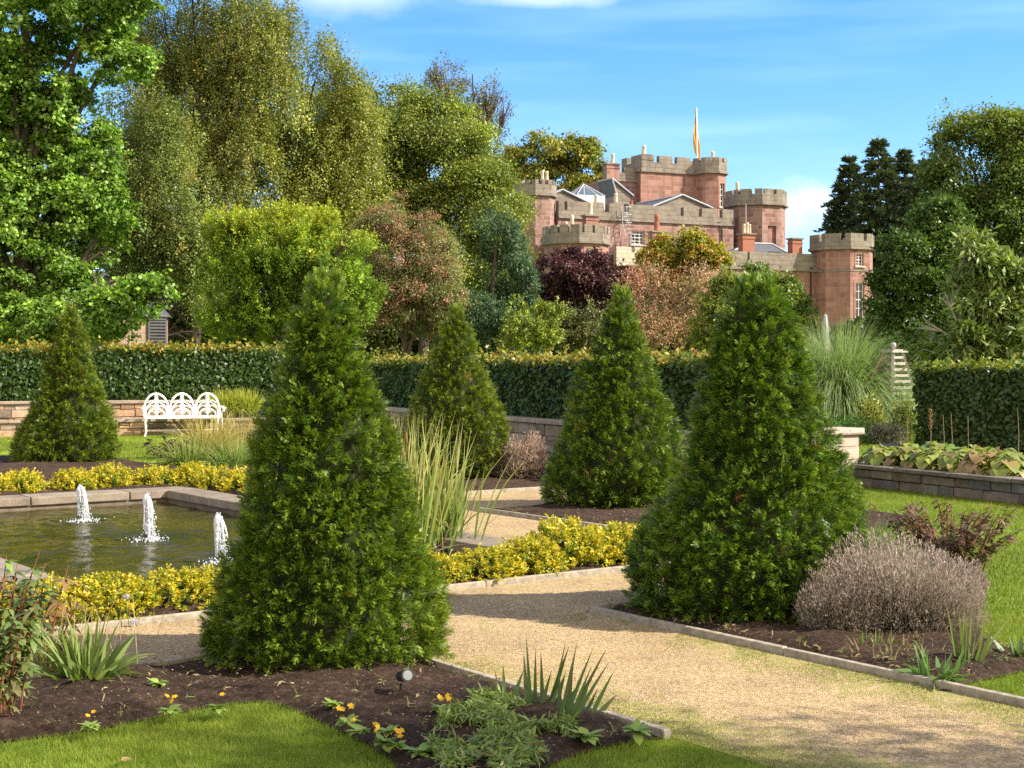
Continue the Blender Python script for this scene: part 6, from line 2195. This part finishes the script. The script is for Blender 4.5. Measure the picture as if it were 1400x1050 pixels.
def tree(name, label, cat, px, Z, lobes, cols, leaves, leaf, seed, clump=.5, per=26, aspect=.6, droop=.0, trunk=.22, mat=None, bark=None, gap=-.35, group=None,
         shell=.62, depth=.8, freq=.8, upright=0.0, shoots=0, top=None, outward=.6, branches=True, accent=None, baseZ=0.0, stemdark=None, twigs=0, sub=None, zs_sub=.72, cover=.8, wisps=.10):
    q = np.random.RandomState(seed)
    base = at(px, 500, Z); base[2] = baseZ
    t = thing(name, label, cat, base, group)
    cen, rad = [], []
    for lb in lobes:
        dz = lb[4] if len(lb) > 4 else q.uniform(-.5, .5) * lb[2] * Z / F
        c = at(lb[0], lb[1], Z + dz)
        cen.append(c); rad.append((lb[2] * Z / F, (lb[2] + lb[3]) / 2 * Z / F * depth, lb[3] * Z / F))
    cen, rad = np.array(cen), np.array(rad)
    area = (rad[:, 0] * rad[:, 2] + rad[:, 0] * rad[:, 1] + rad[:, 1] * rad[:, 2])
    nc = max(20, leaves // per)
    w = Waves(freq, seed)
    sub_ = sub if sub else 30 * Z / F
    sub_ = min(sub_, float(np.min(rad[:, [0, 2]].max(1))) * .75)
    surf = 4 * PI * area / 3
    ns = int(surf.sum() / (PI * sub_ ** 2) * cover) + 6
    S0 = np.zeros((0, 3)); SO = np.zeros((0, 3)); tries = 0
    while len(S0) < ns and tries < 40:
        tries += 1
        i = q.choice(len(cen), ns * 2, p=area / area.sum())
        d = sph(ns * 2, q)
        r = shell + (1.12 - shell) * q.uniform(0, 1, ns * 2) ** .6
        c = cen[i] + d * np.maximum(rad[i] - sub_ * .32, rad[i] * .4) * r[:, None]
        ins = np.zeros(len(c), int)
        for kx in range(len(cen)):
            ins += (np.sum(((c - cen[kx]) / rad[kx]) ** 2, 1) < .30)
        ok = (ins == 0) & (w(c) > gap) & (c[:, 2] > .1)
        S0 = np.concatenate([S0, c[ok]]); SO = np.concatenate([SO, unit(d / rad[i])[ok]])
    S0, SO = S0[:ns], SO[:ns]
    ns = len(S0)
    sr = sub_ * np.clip(q.lognormal(-.12, .42, ns), .35, 1.7)
    i = q.choice(ns, nc, p=sr ** 2 / np.sum(sr ** 2))
    d = unit(sph(nc, q) + SO[i] * .45 + np.array([0, 0, .35]))
    C0 = S0[i] + d * sr[i][:, None] * (.5 + .5 * q.uniform(0, 1, (nc, 1)) ** .7) * np.array([1, 1, zs_sub])
    C0[:, 2] = np.maximum(C0[:, 2], .12)
    O0 = unit(d + SO[i] * .5)
    subtone = np.exp(q.normal(0, .17, ns))
    clump = min(clump, sub_ * .5)
    wi = q.uniform(0, 1, nc) < wisps                    # feathery sprays beyond the boughs
    C0[wi] += O0[wi] * (sub_ * q.uniform(.15, .75, (wi.sum(), 1)))
    T = np.repeat(np.arange(nc), per)
    m = len(T)
    cs = clump * (.6 + .8 * q.uniform(0, 1, nc))
    off = q.normal(0, 1, (m, 3)) * np.array([1, 1, .62 if not droop and not upright else 1.0])
    P = C0[T] + off * cs[T][:, None] * .5
    if droop:                                  # hanging twigs
        tw = q.uniform(0, 1, m)
        P = C0[T] + (q.normal(0, 1, (m, 3)) * .28 * cs[T][:, None]) + np.array([0, 0, -1.0]) * (tw * cs[T] * 1.5)[:, None] * droop
    if upright:
        tw = q.uniform(0, 1, m)
        ax = unit(O0 + np.array([0, 0, upright]))
        P = C0[T] + q.normal(0, 1, (m, 3)) * .16 * cs[T][:, None] + ax[T] * ((tw - .3) * cs[T] * 1.8)[:, None]
    D = unit(O0[T] * outward + sph(m, q) * .9 + np.array([0, 0, -.45 if not upright else .3]))
    N = unit(O0[T] * .7 + np.array([0, 0, .8]) + q.normal(0, .55, (m, 3)))
    N = unit(N)
    C = (pick(cols, nc, q) * subtone[i][:, None])[T] * np.exp(q.normal(0, .24, (m, 1)))
    if top is not None:                        # clumps higher in the crown increasingly take the top palette
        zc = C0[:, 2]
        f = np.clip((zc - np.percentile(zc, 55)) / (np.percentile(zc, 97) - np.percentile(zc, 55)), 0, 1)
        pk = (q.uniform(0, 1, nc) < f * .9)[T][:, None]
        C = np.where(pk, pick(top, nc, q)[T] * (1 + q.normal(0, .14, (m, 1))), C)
    if accent is not None:
        frac, acols = accent
        pk = ((w(C0 * 3.1) * .6 + q.normal(0, .45, nc)) > frac)[T][:, None]
        C = np.where(pk, pick(acols, nc, q)[T] * (1 + q.normal(0, .14, (m, 1))), C)
    C = np.clip(C, .004, .9)
    L = leaf * q.uniform(.65, 1.3, m)
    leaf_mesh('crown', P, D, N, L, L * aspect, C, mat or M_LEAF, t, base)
    # trunk with limbs running to the lobes
    mb = MB()
    zlow = min(cen[:, 2] - rad[:, 2] * .4)
    ztop_ = max(cen[:, 2])
    wob = lambda u: np.array([.25 * math.sin(u * 3 + seed), .2 * math.cos(u * 2.3 + seed), 0]) * trunk
    hx = np.average(cen[:, 0], weights=area); hy = np.average(cen[:, 1], weights=area)
    axis = []
    for kx in range(9):
        u = kx / 8
        axis.append(np.array([base[0] + (hx - base[0]) * u ** 1.3, base[1] + (hy - base[1]) * u ** 1.3, base[2] - .1 + (ztop_ - base[2]) * u]) + wob(u * 4))
    mb.tube(axis, [trunk * (1.35 if kx == 0 else 1) * (1 - .85 * kx / 8) for kx in range(9)], 9)
    if branches:
        for c_, r_ in zip(cen, rad):
            k_ = min(7, max(1, int(7 * (c_[2] - base[2]) / (ztop_ - base[2]) * .7)))
            p0 = axis[k_]
            mid = p0 * .5 + c_ * .5 + np.array([q.normal(0, .2), q.normal(0, .2), .15 * r_[2]])
            rr = trunk * (1 - .85 * k_ / 8)
            mb.tube([p0, mid, c_], [rr * .6, rr * .42, rr * .22], 6)
            for j in range(5 + twigs):
                e_ = c_ + sph(1, q)[0] * r_ * .85
                mm = c_ * .45 + e_ * .55 + q.normal(0, .08, 3) * r_
                mb.tube([mid * .4 + c_ * .6, mm, e_], [rr * .22, rr * .14, rr * .05], 5)
    mb.build('trunk', bark or M_BARK, t, base)
    return t


MAPLE = [(.14, .25, .035), (.20, .32, .048), (.27, .385, .065), (.085, .175, .03)]
tree('maple_tree', 'big bright green maple at the left edge of the photo', 'maple', 30, 45,
     [(40, 40, 95, 60), (45, 105, 75, 50), (130, 20, 60, 45), (150, 75, 40, 35), (-30, 120, 100, 90), (60, 130, 70, 45), (30, 215, 95, 55), (115, 245, 45, 50), (70, 300, 90, 50), (125, 340, 50, 40),
      (10, 370, 95, 55), (90, 405, 60, 42), (20, 440, 80, 32), (60, 445, 75, 28), (125, 432, 44, 26, -2.5), (178, 418, 26, 16, -2), (215, 400, 26, 20, -2), (140, 390, 40, 40), (-60, 250, 90, 160), (20, -60, 140, 70), (150, -40, 70, 60), (100, 180, 45, 30)],
     MAPLE, 200000, .125, 301, clump=.5, per=30, aspect=.95, gap=-.5, sub=.70, zs_sub=.5, cover=.95, trunk=.32, freq=.75, outward=.8)
BIRCH = [(.17, .215, .045), (.22, .25, .055), (.27, .28, .065), (.13, .175, .04), (.28, .26, .07)]
BACC = (1.0, [(.36, .27, .05), (.32, .23, .05)])
kw = dict(clump=.5, zs_sub=1.45, sub=.82, cover=.62, wisps=.16, per=30, aspect=.62, droop=1.0, trunk=.2, bark=M_BARK, freq=.75, accent=BACC)
tree('birch_tree', 'tall olive birch behind the big maple', 'birch', 265, 60, [(245, 30, 70, 60), (310, 50, 60, 60), (345, 75, 40, 50), (205, 70, 45, 60), (250, 130, 70, 60), (320, 140, 60, 60), (290, 200, 50, 45), (200, 150, 40, 40), (260, -30, 70, 50), (280, 260, 55, 45), (320, 210, 40, 50), (175, 200, 30, 50), (300, 320, 50, 40), (350, 150, 40, 60), (345, 230, 40, 60), (270, 370, 50, 40), (225, 20, 60, 60), (358, 75, 38, 46), (365, 130, 40, 50)],
     BIRCH, 165000, .10, 302, gap=-.22, **kw)
tree('birch_tree', 'shorter birch with hanging twigs left of the bright green hornbeam', 'birch', 218, 54, [(215, 215, 35, 35), (215, 270, 50, 50), (235, 320, 55, 50), (190, 330, 40, 50), (220, 380, 60, 45), (250, 410, 45, 40), (185, 410, 35, 35), (235, 448, 55, 26), (265, 300, 35, 50), (175, 270, 26, 50)],
     [(.15, .20, .05), (.20, .24, .06), (.24, .27, .065), (.12, .17, .045)], 115000, .09, 303, gap=-.3, **{**kw, 'bark': M_BARK})
tree('birch_tree', 'tall birch with a rounded top above the bright green hornbeam', 'birch', 405, 62, [(400, 85, 42, 38), (430, 110, 38, 50), (385, 140, 55, 55), (440, 170, 50, 60), (380, 220, 60, 60), (440, 250, 55, 60), (350, 270, 45, 60), (470, 290, 35, 60), (400, 310, 70, 50), (460, 140, 28, 40), (480, 210, 30, 50), (350, 330, 60, 50), (460, 350, 50, 50)],
     [(.20, .235, .045), (.26, .275, .055), (.30, .29, .06), (.15, .19, .04)], 165000, .10, 304, gap=-.35, **kw)
DKT = [(.11, .15, .035), (.15, .185, .042), (.19, .215, .05)]
tree('broadleaf_tree', 'dark tree filling the gap behind the olive birches', 'tree', 300, 74, [(190, 120, 60, 60), (345, 105, 48, 50), (330, 180, 60, 60), (470, 165, 45, 45), (480, 240, 50, 60), (520, 190, 50, 40), (90, 230, 80, 70), (40, 330, 90, 60), (100, 400, 90, 60), (0, 430, 100, 50), (180, 230, 60, 60), (250, 230, 80, 60), (330, 250, 70, 60), (200, 300, 70, 60), (280, 350, 80, 60), (430, 200, 70, 70), (370, 340, 70, 60), (230, 420, 80, 50), (330, 430, 90, 50), (430, 380, 60, 70), (150, 400, 60, 60), (480, 330, 40, 60), (450, 450, 80, 40)],
     DKT, 130000, .16, 351, gap=-.5, clump=.9, per=26, trunk=.3)
tree('broadleaf_tree', 'dark tree behind the rowan and the blue conifer', 'tree', 610, 76, [(560, 300, 60, 60), (640, 340, 60, 60), (700, 340, 34, 50), (560, 400, 70, 60), (650, 430, 80, 50), (520, 450, 60, 40), (720, 430, 40, 40), (790, 445, 60, 30), (690, 410, 34, 40), (660, 470, 80, 30)],
     DKT, 66000, .17, 352, gap=-.5, clump=.9, per=26, trunk=.3)
kw2 = dict(clump=.6, sub=.95, cover=.75, wisps=.12, per=28, aspect=.7, trunk=.3, freq=.6)
tree('broadleaf_tree', 'big olive green tree left of the castle', 'tree', 580, 68, [(500, 150, 45, 40), (545, 165, 50, 45), (590, 185, 55, 45), (635, 210, 50, 40), (654, 240, 32, 40), (520, 220, 60, 55), (590, 250, 70, 60), (655, 280, 50, 50), (540, 290, 60, 50), (655, 315, 24, 50), (620, 320, 60, 50), (480, 200, 35, 60), (560, 350, 60, 50), (645, 355, 36, 50)],
     [(.16, .215, .035), (.22, .26, .042), (.28, .29, .055), (.11, .165, .03)], 190000, .115, 305, gap=-.85, **kw2)
tree('birch_tree', 'half bare birch rising above the olive trees', 'birch', 650, 84, [(610, 115, 26, 26), (640, 140, 32, 28), (628, 170, 30, 28), (672, 130, 24, 24), (690, 155, 18, 28), (668, 175, 30, 26), (595, 100, 16, 14), (650, 210, 40, 30)],
     [(.16, .13, .07), (.20, .15, .07), (.13, .13, .06)], 17000, .11, 306, gap=-.6, clump=.8, sub=.8, zs_sub=1.4, per=10, aspect=.6, droop=1.0, trunk=.22, bark=M_BARK, shell=.3, twigs=16)
tree('broadleaf_tree', 'yellowing tree behind the castle roof', 'tree', 765, 172, [(722, 235, 26, 30), (745, 215, 32, 26), (778, 215, 30, 22), (800, 235, 26, 28), (760, 245, 45, 30), (820, 262, 18, 24), (735, 200, 18, 14), (700, 250, 22, 40)],
     [(.20, .25, .045), (.29, .28, .045), (.36, .27, .045), (.14, .20, .04)], 40000, .33, 307, gap=-.5, clump=1.4, per=24, trunk=.4, aspect=.7)
HB = [(.14, .235, .02), (.21, .31, .026), (.28, .37, .032), (.085, .16, .018)]
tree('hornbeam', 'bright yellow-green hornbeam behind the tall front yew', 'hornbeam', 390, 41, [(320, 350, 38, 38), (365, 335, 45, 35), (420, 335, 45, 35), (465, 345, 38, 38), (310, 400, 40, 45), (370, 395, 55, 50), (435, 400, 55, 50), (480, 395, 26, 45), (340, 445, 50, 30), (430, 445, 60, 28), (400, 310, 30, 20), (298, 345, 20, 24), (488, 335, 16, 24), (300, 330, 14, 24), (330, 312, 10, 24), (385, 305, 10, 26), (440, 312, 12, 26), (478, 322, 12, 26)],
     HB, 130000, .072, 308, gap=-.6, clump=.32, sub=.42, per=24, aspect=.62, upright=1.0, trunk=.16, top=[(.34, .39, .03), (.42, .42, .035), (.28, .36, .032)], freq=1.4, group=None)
tree('rowan_tree', 'rowan with pink and red berry clusters left of the conifer', 'rowan', 553, 51, [(545, 300, 38, 34), (580, 320, 30, 40), (520, 335, 26, 40), (560, 360, 48, 40), (595, 385, 22, 45), (530, 395, 36, 40), (565, 420, 48, 36), (520, 440, 26, 25), (590, 445, 24, 20)],
     [(.10, .14, .04), (.16, .19, .06), (.25, .20, .11), (.13, .17, .05)], 90000, .075, 309, gap=-.6, sub=.45, clump=.4, per=26, aspect=.5, trunk=.14, accent=(.22, [(.42, .20, .145), (.46, .25, .18), (.38, .15, .11), (.36, .25, .16)]), freq=1.1)
tree('blue_conifer', 'dark blue-green feathery conifer left of the castle', 'conifer', 672, 53, [(684, 326, 20, 28), (676, 355, 28, 34), (705, 375, 26, 36), (645, 400, 36, 32), (622, 445, 30, 28), (690, 410, 38, 36), (640, 440, 36, 32), (700, 445, 34, 30), (670, 465, 50, 26), (725, 420, 12, 25), (700, 470, 36, 22), (665, 440, 50, 34), (700, 350, 22, 40), (712, 400, 18, 40)],
     [(.048, .100, .042), (.07, .13, .055), (.10, .16, .07), (.035, .075, .032)], 72000, .14, 310, gap=-.9, clump=.45, sub=.5, per=26, aspect=.24, droop=.6, trunk=.2, mat=M_CONIFER, freq=1.2, branches=False, cover=1.1)
tree('golden_conifer', 'small yellow-green conifer above the shaded hedge', 'conifer', 722, 40, [(712, 440, 18, 26), (730, 455, 22, 22), (752, 440, 12, 24), (700, 465, 16, 16), (745, 465, 20, 14)],
     [(.20, .26, .03), (.28, .31, .04), (.13, .19, .03)], 13000, .085, 311, gap=-.5, clump=.3, per=22, aspect=.4, upright=.8, trunk=.07, mat=M_CONIFER)
tree('garden_shrub', 'small olive bush between the golden conifer and the middle yew', 'shrub', 785, 41, [(770, 452, 26, 22), (805, 440, 22, 20), (790, 465, 40, 16)],
     [(.13, .14, .05), (.18, .17, .06), (.09, .11, .04)], 11000, .075, 312, gap=-.5, clump=.35, per=22, trunk=.05, shell=.4)
tree('purple_tree', 'dark purple-leaved tree below the castle bay tower', 'tree', 800, 62, [(770, 365, 30, 20), (800, 370, 32, 24), (840, 372, 26, 18), (760, 400, 28, 28), (800, 405, 40, 26), (845, 395, 28, 22), (785, 430, 36, 24), (740, 375, 12, 16)],
     [(.060, .022, .030), (.085, .032, .042), (.04, .018, .022), (.11, .045, .05)], 46000, .115, 313, gap=-.6, sub=.55, clump=.45, per=26, trunk=.16)
tree('maple_tree', 'small yellow and orange autumn maple before the castle', 'maple', 930, 63, [(905, 355, 24, 24), (895, 378, 20, 18), (945, 345, 26, 24), (962, 370, 24, 26), (925, 380, 30, 24), (978, 400, 16, 24), (950, 405, 34, 24)],
     [(.22, .25, .03), (.30, .29, .03), (.15, .18, .03), (.38, .27, .035)], 38000, .13, 314, gap=-.5, sub=.55, clump=.45, per=24, aspect=.85, trunk=.12, accent=(.3, [(.42, .20, .035), (.36, .22, .04)]))
tree('spindle_shrub', 'twiggy tan and pink autumn shrub behind the middle hedge', 'shrub', 922, 47, [(900, 400, 30, 26), (940, 395, 32, 28), (880, 430, 26, 34), (925, 430, 40, 30), (965, 425, 22, 36), (905, 460, 44, 24), (950, 462, 36, 22)],
     [(.36, .22, .13), (.42, .28, .17), (.30, .23, .12), (.26, .22, .10)], 17000, .08, 315, gap=-.55, clump=.6, wisps=.3, per=14, aspect=.5, upright=1.1, trunk=.05, mat=M_DRY, shell=.3, accent=(.35, [(.50, .25, .15), (.44, .20, .12)]), twigs=30)
tree('garden_shrub', 'yellow-green bush between the twiggy shrub and the right yew', 'shrub', 990, 44, [(985, 400, 16, 24), (1000, 430, 26, 34), (975, 455, 22, 24), (1010, 460, 24, 20)],
     [(.17, .22, .03), (.25, .27, .04), (.11, .15, .03)], 12000, .10, 316, gap=-.5, clump=.4, per=22, trunk=.06)
tree('garden_shrub', 'green bush below the castle window behind the right yew', 'shrub', 1060, 58, [(1040, 380, 22, 14), (1055, 400, 34, 22), (1075, 430, 34, 28), (1030, 420, 30, 30)],
     [(.08, .15, .025), (.14, .21, .035), (.20, .25, .04)], 14000, .14, 317, gap=-.5, clump=.5, per=22, trunk=.1)


def fir(label, px, Z, ytop, ybot, wpx, seed, group):
    q = np.random.RandomState(seed)
    base = at(px, 500, Z); base[2] = 0
    t = thing('fir_tree', label, 'fir', base, group)
    zt = at(px, ytop, Z)[2]; zb = max(1.0, at(px, ybot, Z)[2])
    H_ = zt - zb
    Rm = wpx * Z / F
    Ps, Ds, mbt = [], [], MB()
    lev = 34
    for i in range(lev):
        u = (i + q.uniform(-.3, .3)) / lev
        z = zb + H_ * u
        r = Rm * (1 - u) ** .8 * q.uniform(.75, 1.1) + .25
        nb = 9
        for j in range(nb):
            a = q.uniform(0, 6.28)
            rr = r * q.uniform(.6, 1.1)
            e_ = np.array([math.cos(a) * rr, math.sin(a) * rr, z - base[2] - rr * .12])
            p0 = np.array([0, 0, z - base[2]])
            mbt.tube([p0, p0 * .5 + e_ * .5 + np.array([0, 0, .1 * rr]), e_], [.06, .04, .015], 4)
            k = int(26 + rr * 11)
            s = q.uniform(.2, 1, k) ** .8
            side = np.array([-math.sin(a), math.cos(a), 0])
            wd = q.normal(0, 1, k) * .20 * rr * (1.15 - s)
            P = p0 + (e_ - p0) * s[:, None] + side * wd[:, None] + np.array([0, 0, .1 * rr]) * (4 * s * (1 - s))[:, None] + q.normal(0, .06, (k, 3))
            Ps.append(P)
            Ds.append(unit(np.array([math.cos(a), math.sin(a), .55]) + q.normal(0, .45, (k, 3))))
    P = np.concatenate(Ps); D = np.concatenate(Ds); k = len(P)
    C = pick([(.04, .068, .034), (.06, .095, .042), (.09, .12, .05), (.07, .09, .032)], k, q)
    L = q.uniform(.35, .75, k)
    leaf_mesh('crown', P, D, unit(sph(k, q) + np.array([0, 0, 1.2])), L, L * .42, C, M_CONIFER, t)
    mbt.tube([(0, 0, 0), (0, 0, (zt - base[2]) * .6), (0, 0, zt - base[2] + .3)], [.45, .28, .03], 8)
    mbt.build('trunk', M_BARK, t)


gfir = 'dark firs beyond the right tower'
fir('leftmost and shortest dark fir beyond the right castle tower', 1160, 178, 212, 392, 62, 321, gfir)
fir('tallest dark fir in the middle of the three beyond the tower', 1200, 170, 188, 400, 78, 322, gfir)
fir('blunt dark fir right of the tallest one', 1236, 174, 204, 400, 80, 323, gfir)
fir('small dark fir between the tall firs and the beech', 1262, 168, 222, 400, 74, 324, gfir)
BEECH = [(.085, .15, .028), (.125, .19, .035), (.17, .225, .045), (.06, .11, .024)]
tree('beech_tree', 'large beech at the right edge of the photo', 'beech', 1365, 66, [(1325, 205, 45, 32), (1385, 190, 40, 32), (1300, 245, 36, 30), (1350, 255, 60, 34), (1410, 250, 45, 50), (1310, 300, 55, 40), (1375, 310, 60, 45), (1330, 355, 60, 40), (1400, 370, 60, 50), (1440, 300, 50, 90), (1345, 410, 55, 40)],
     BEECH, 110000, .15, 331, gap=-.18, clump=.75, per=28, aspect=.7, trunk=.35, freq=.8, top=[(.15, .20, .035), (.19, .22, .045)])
tree('beech_tree', 'dark shaded beech overlapping the right castle tower', 'beech', 1262, 58, [(1265, 325, 36, 30), (1295, 310, 30, 30), (1245, 360, 40, 35), (1290, 365, 45, 35), (1225, 400, 36, 36), (1270, 410, 50, 36), (1215, 440, 28, 34), (1255, 455, 50, 30), (1310, 420, 40, 50), (1205, 465, 22, 22), (1192, 400, 14, 26)],
     [(.055, .11, .018), (.075, .135, .022), (.10, .16, .028)], 80000, .125, 332, gap=-.4, clump=.6, per=28, aspect=.7, trunk=.28, freq=.9)
# drooping long-leaved tree
DR = [(.15, .21, .05), (.21, .27, .07), (.28, .33, .10), (.11, .16, .04)]
tree('sweet_chestnut', 'young tree with long drooping pale green leaves at the right', 'chestnut', 1345, 30, [(1322, 345, 24, 24), (1345, 375, 26, 22), (1292, 400, 26, 22), (1335, 410, 34, 24), (1385, 385, 28, 26), (1265, 440, 26, 22), (1305, 445, 34, 24), (1360, 440, 40, 26), (1400, 430, 30, 30), (1285, 475, 40, 18), (1350, 475, 50, 18), (1410, 470, 30, 20)],
     DR, 15000, .20, 333, gap=-.55, clump=.34, per=14, aspect=.30, trunk=.07, mat=M_GLOSSY, bark=M_PALEBARK, freq=2.0, outward=.9)
tree('garden_shrub', 'dark leafy shrub behind the right end of the beech hedge', 'shrub', 1300, 36, [(1240, 470, 30, 26), (1290, 480, 40, 24), (1350, 470, 50, 26), (1410, 480, 40, 30)],
     [(.05, .09, .02), (.07, .11, .025)], 12000, .12, 334, gap=-.6, clump=.4, per=22, trunk=.06)
tree('garden_shrub', 'shaded shrub behind the obelisk', 'shrub', 1205, 48, [(1195, 480, 26, 26), (1225, 500, 34, 34), (1185, 520, 24, 30), (1250, 520, 40, 40)],
     [(.04, .075, .016), (.06, .09, .02)], 14000, .14, 335, gap=-.6, clump=.45, per=22, trunk=.06)
# understorey below the left trees: one dark mass nobody could count
q = np.random.RandomState(340)
k = 60000
X = q.uniform(-40, 26, k); Y = 76 + q.uniform(-3, 6, k) + .10 * np.abs(X)
hmax = 4.5 + 2.2 * Waves(.25, 3)(np.stack([X, Y * 0, X * 0], 1))
P = np.stack([X, Y, q.uniform(0, 1, k) ** .8 * np.maximum(hmax, 2.2)], 1)
L = q.uniform(.3, .55, k)
o = leaf_mesh('undergrowth', P, sph(k, q), sph(k, q) + np.array([0, -.6, .5]), L, L * .6, pick([(.05, .08, .02), (.07, .10, .025), (.10, .12, .03)], k, q), M_LEAF)
kind(o, 'stuff'); o['label'] = 'dense undergrowth below the trees at the left'
k = 70000
X = q.uniform(-70, 130, k); Y = 205 + q.uniform(-6, 14, k)
hmax = 8 + 3 * Waves(.12, 5)(np.stack([X, Y * 0, X * 0], 1))
hmax = np.where((X > 22) & (X < 85), np.minimum(hmax, 7), hmax)
P = np.stack([X, Y, q.uniform(0, 1, k) ** .8 * np.maximum(hmax, 3)], 1)
L = q.uniform(.8, 1.4, k)
o = leaf_mesh('far_woodland', P, sph(k, q), sph(k, q) + np.array([0, -.6, .5]), L, L * .7, pick([(.06, .09, .025), (.08, .11, .03), (.12, .13, .04)], k, q), M_LEAF)
kind(o, 'stuff'); o['label'] = 'far woodland behind the castle grounds'
# a garden tree just right of the frame: its shade falls over the foreground

# a small garden tree just right of the frame: its shade falls over the front lawn
q = np.random.RandomState(350)
gt = thing('garden_tree', 'small garden tree just right of the view whose shade falls on the front lawn', 'tree', (8.9, 4.58, 0))
k = 150
sc_ = np.stack([q.normal(0, .75, k), q.normal(0, .42, k), q.uniform(1.8, 7.2, k)], 1)
T = np.repeat(np.arange(k), 70)
m = len(T)
P = sc_[T] + q.normal(0, .22, (m, 3))
L = q.uniform(.06, .11, m)
leaf_mesh('crown', P, sph(m, q), sph(m, q) + np.array([0, 0, .8]), L, L * .6, pick(BEECH, m, q), M_LEAF, gt)
mb = MB(); mb.tube([(0, 0, -.1), (.05, 0, 2.5), (0, .05, 5), (0, 0, 7)], [.12, .09, .05, .01], 8)
for j in range(0, k, 3):
    z = sc_[j, 2] * .8
    mb.tube([(0, 0, z), tuple(sc_[j])], [.03, .008], 5)
mb.build('trunk', M_BARK, gt)
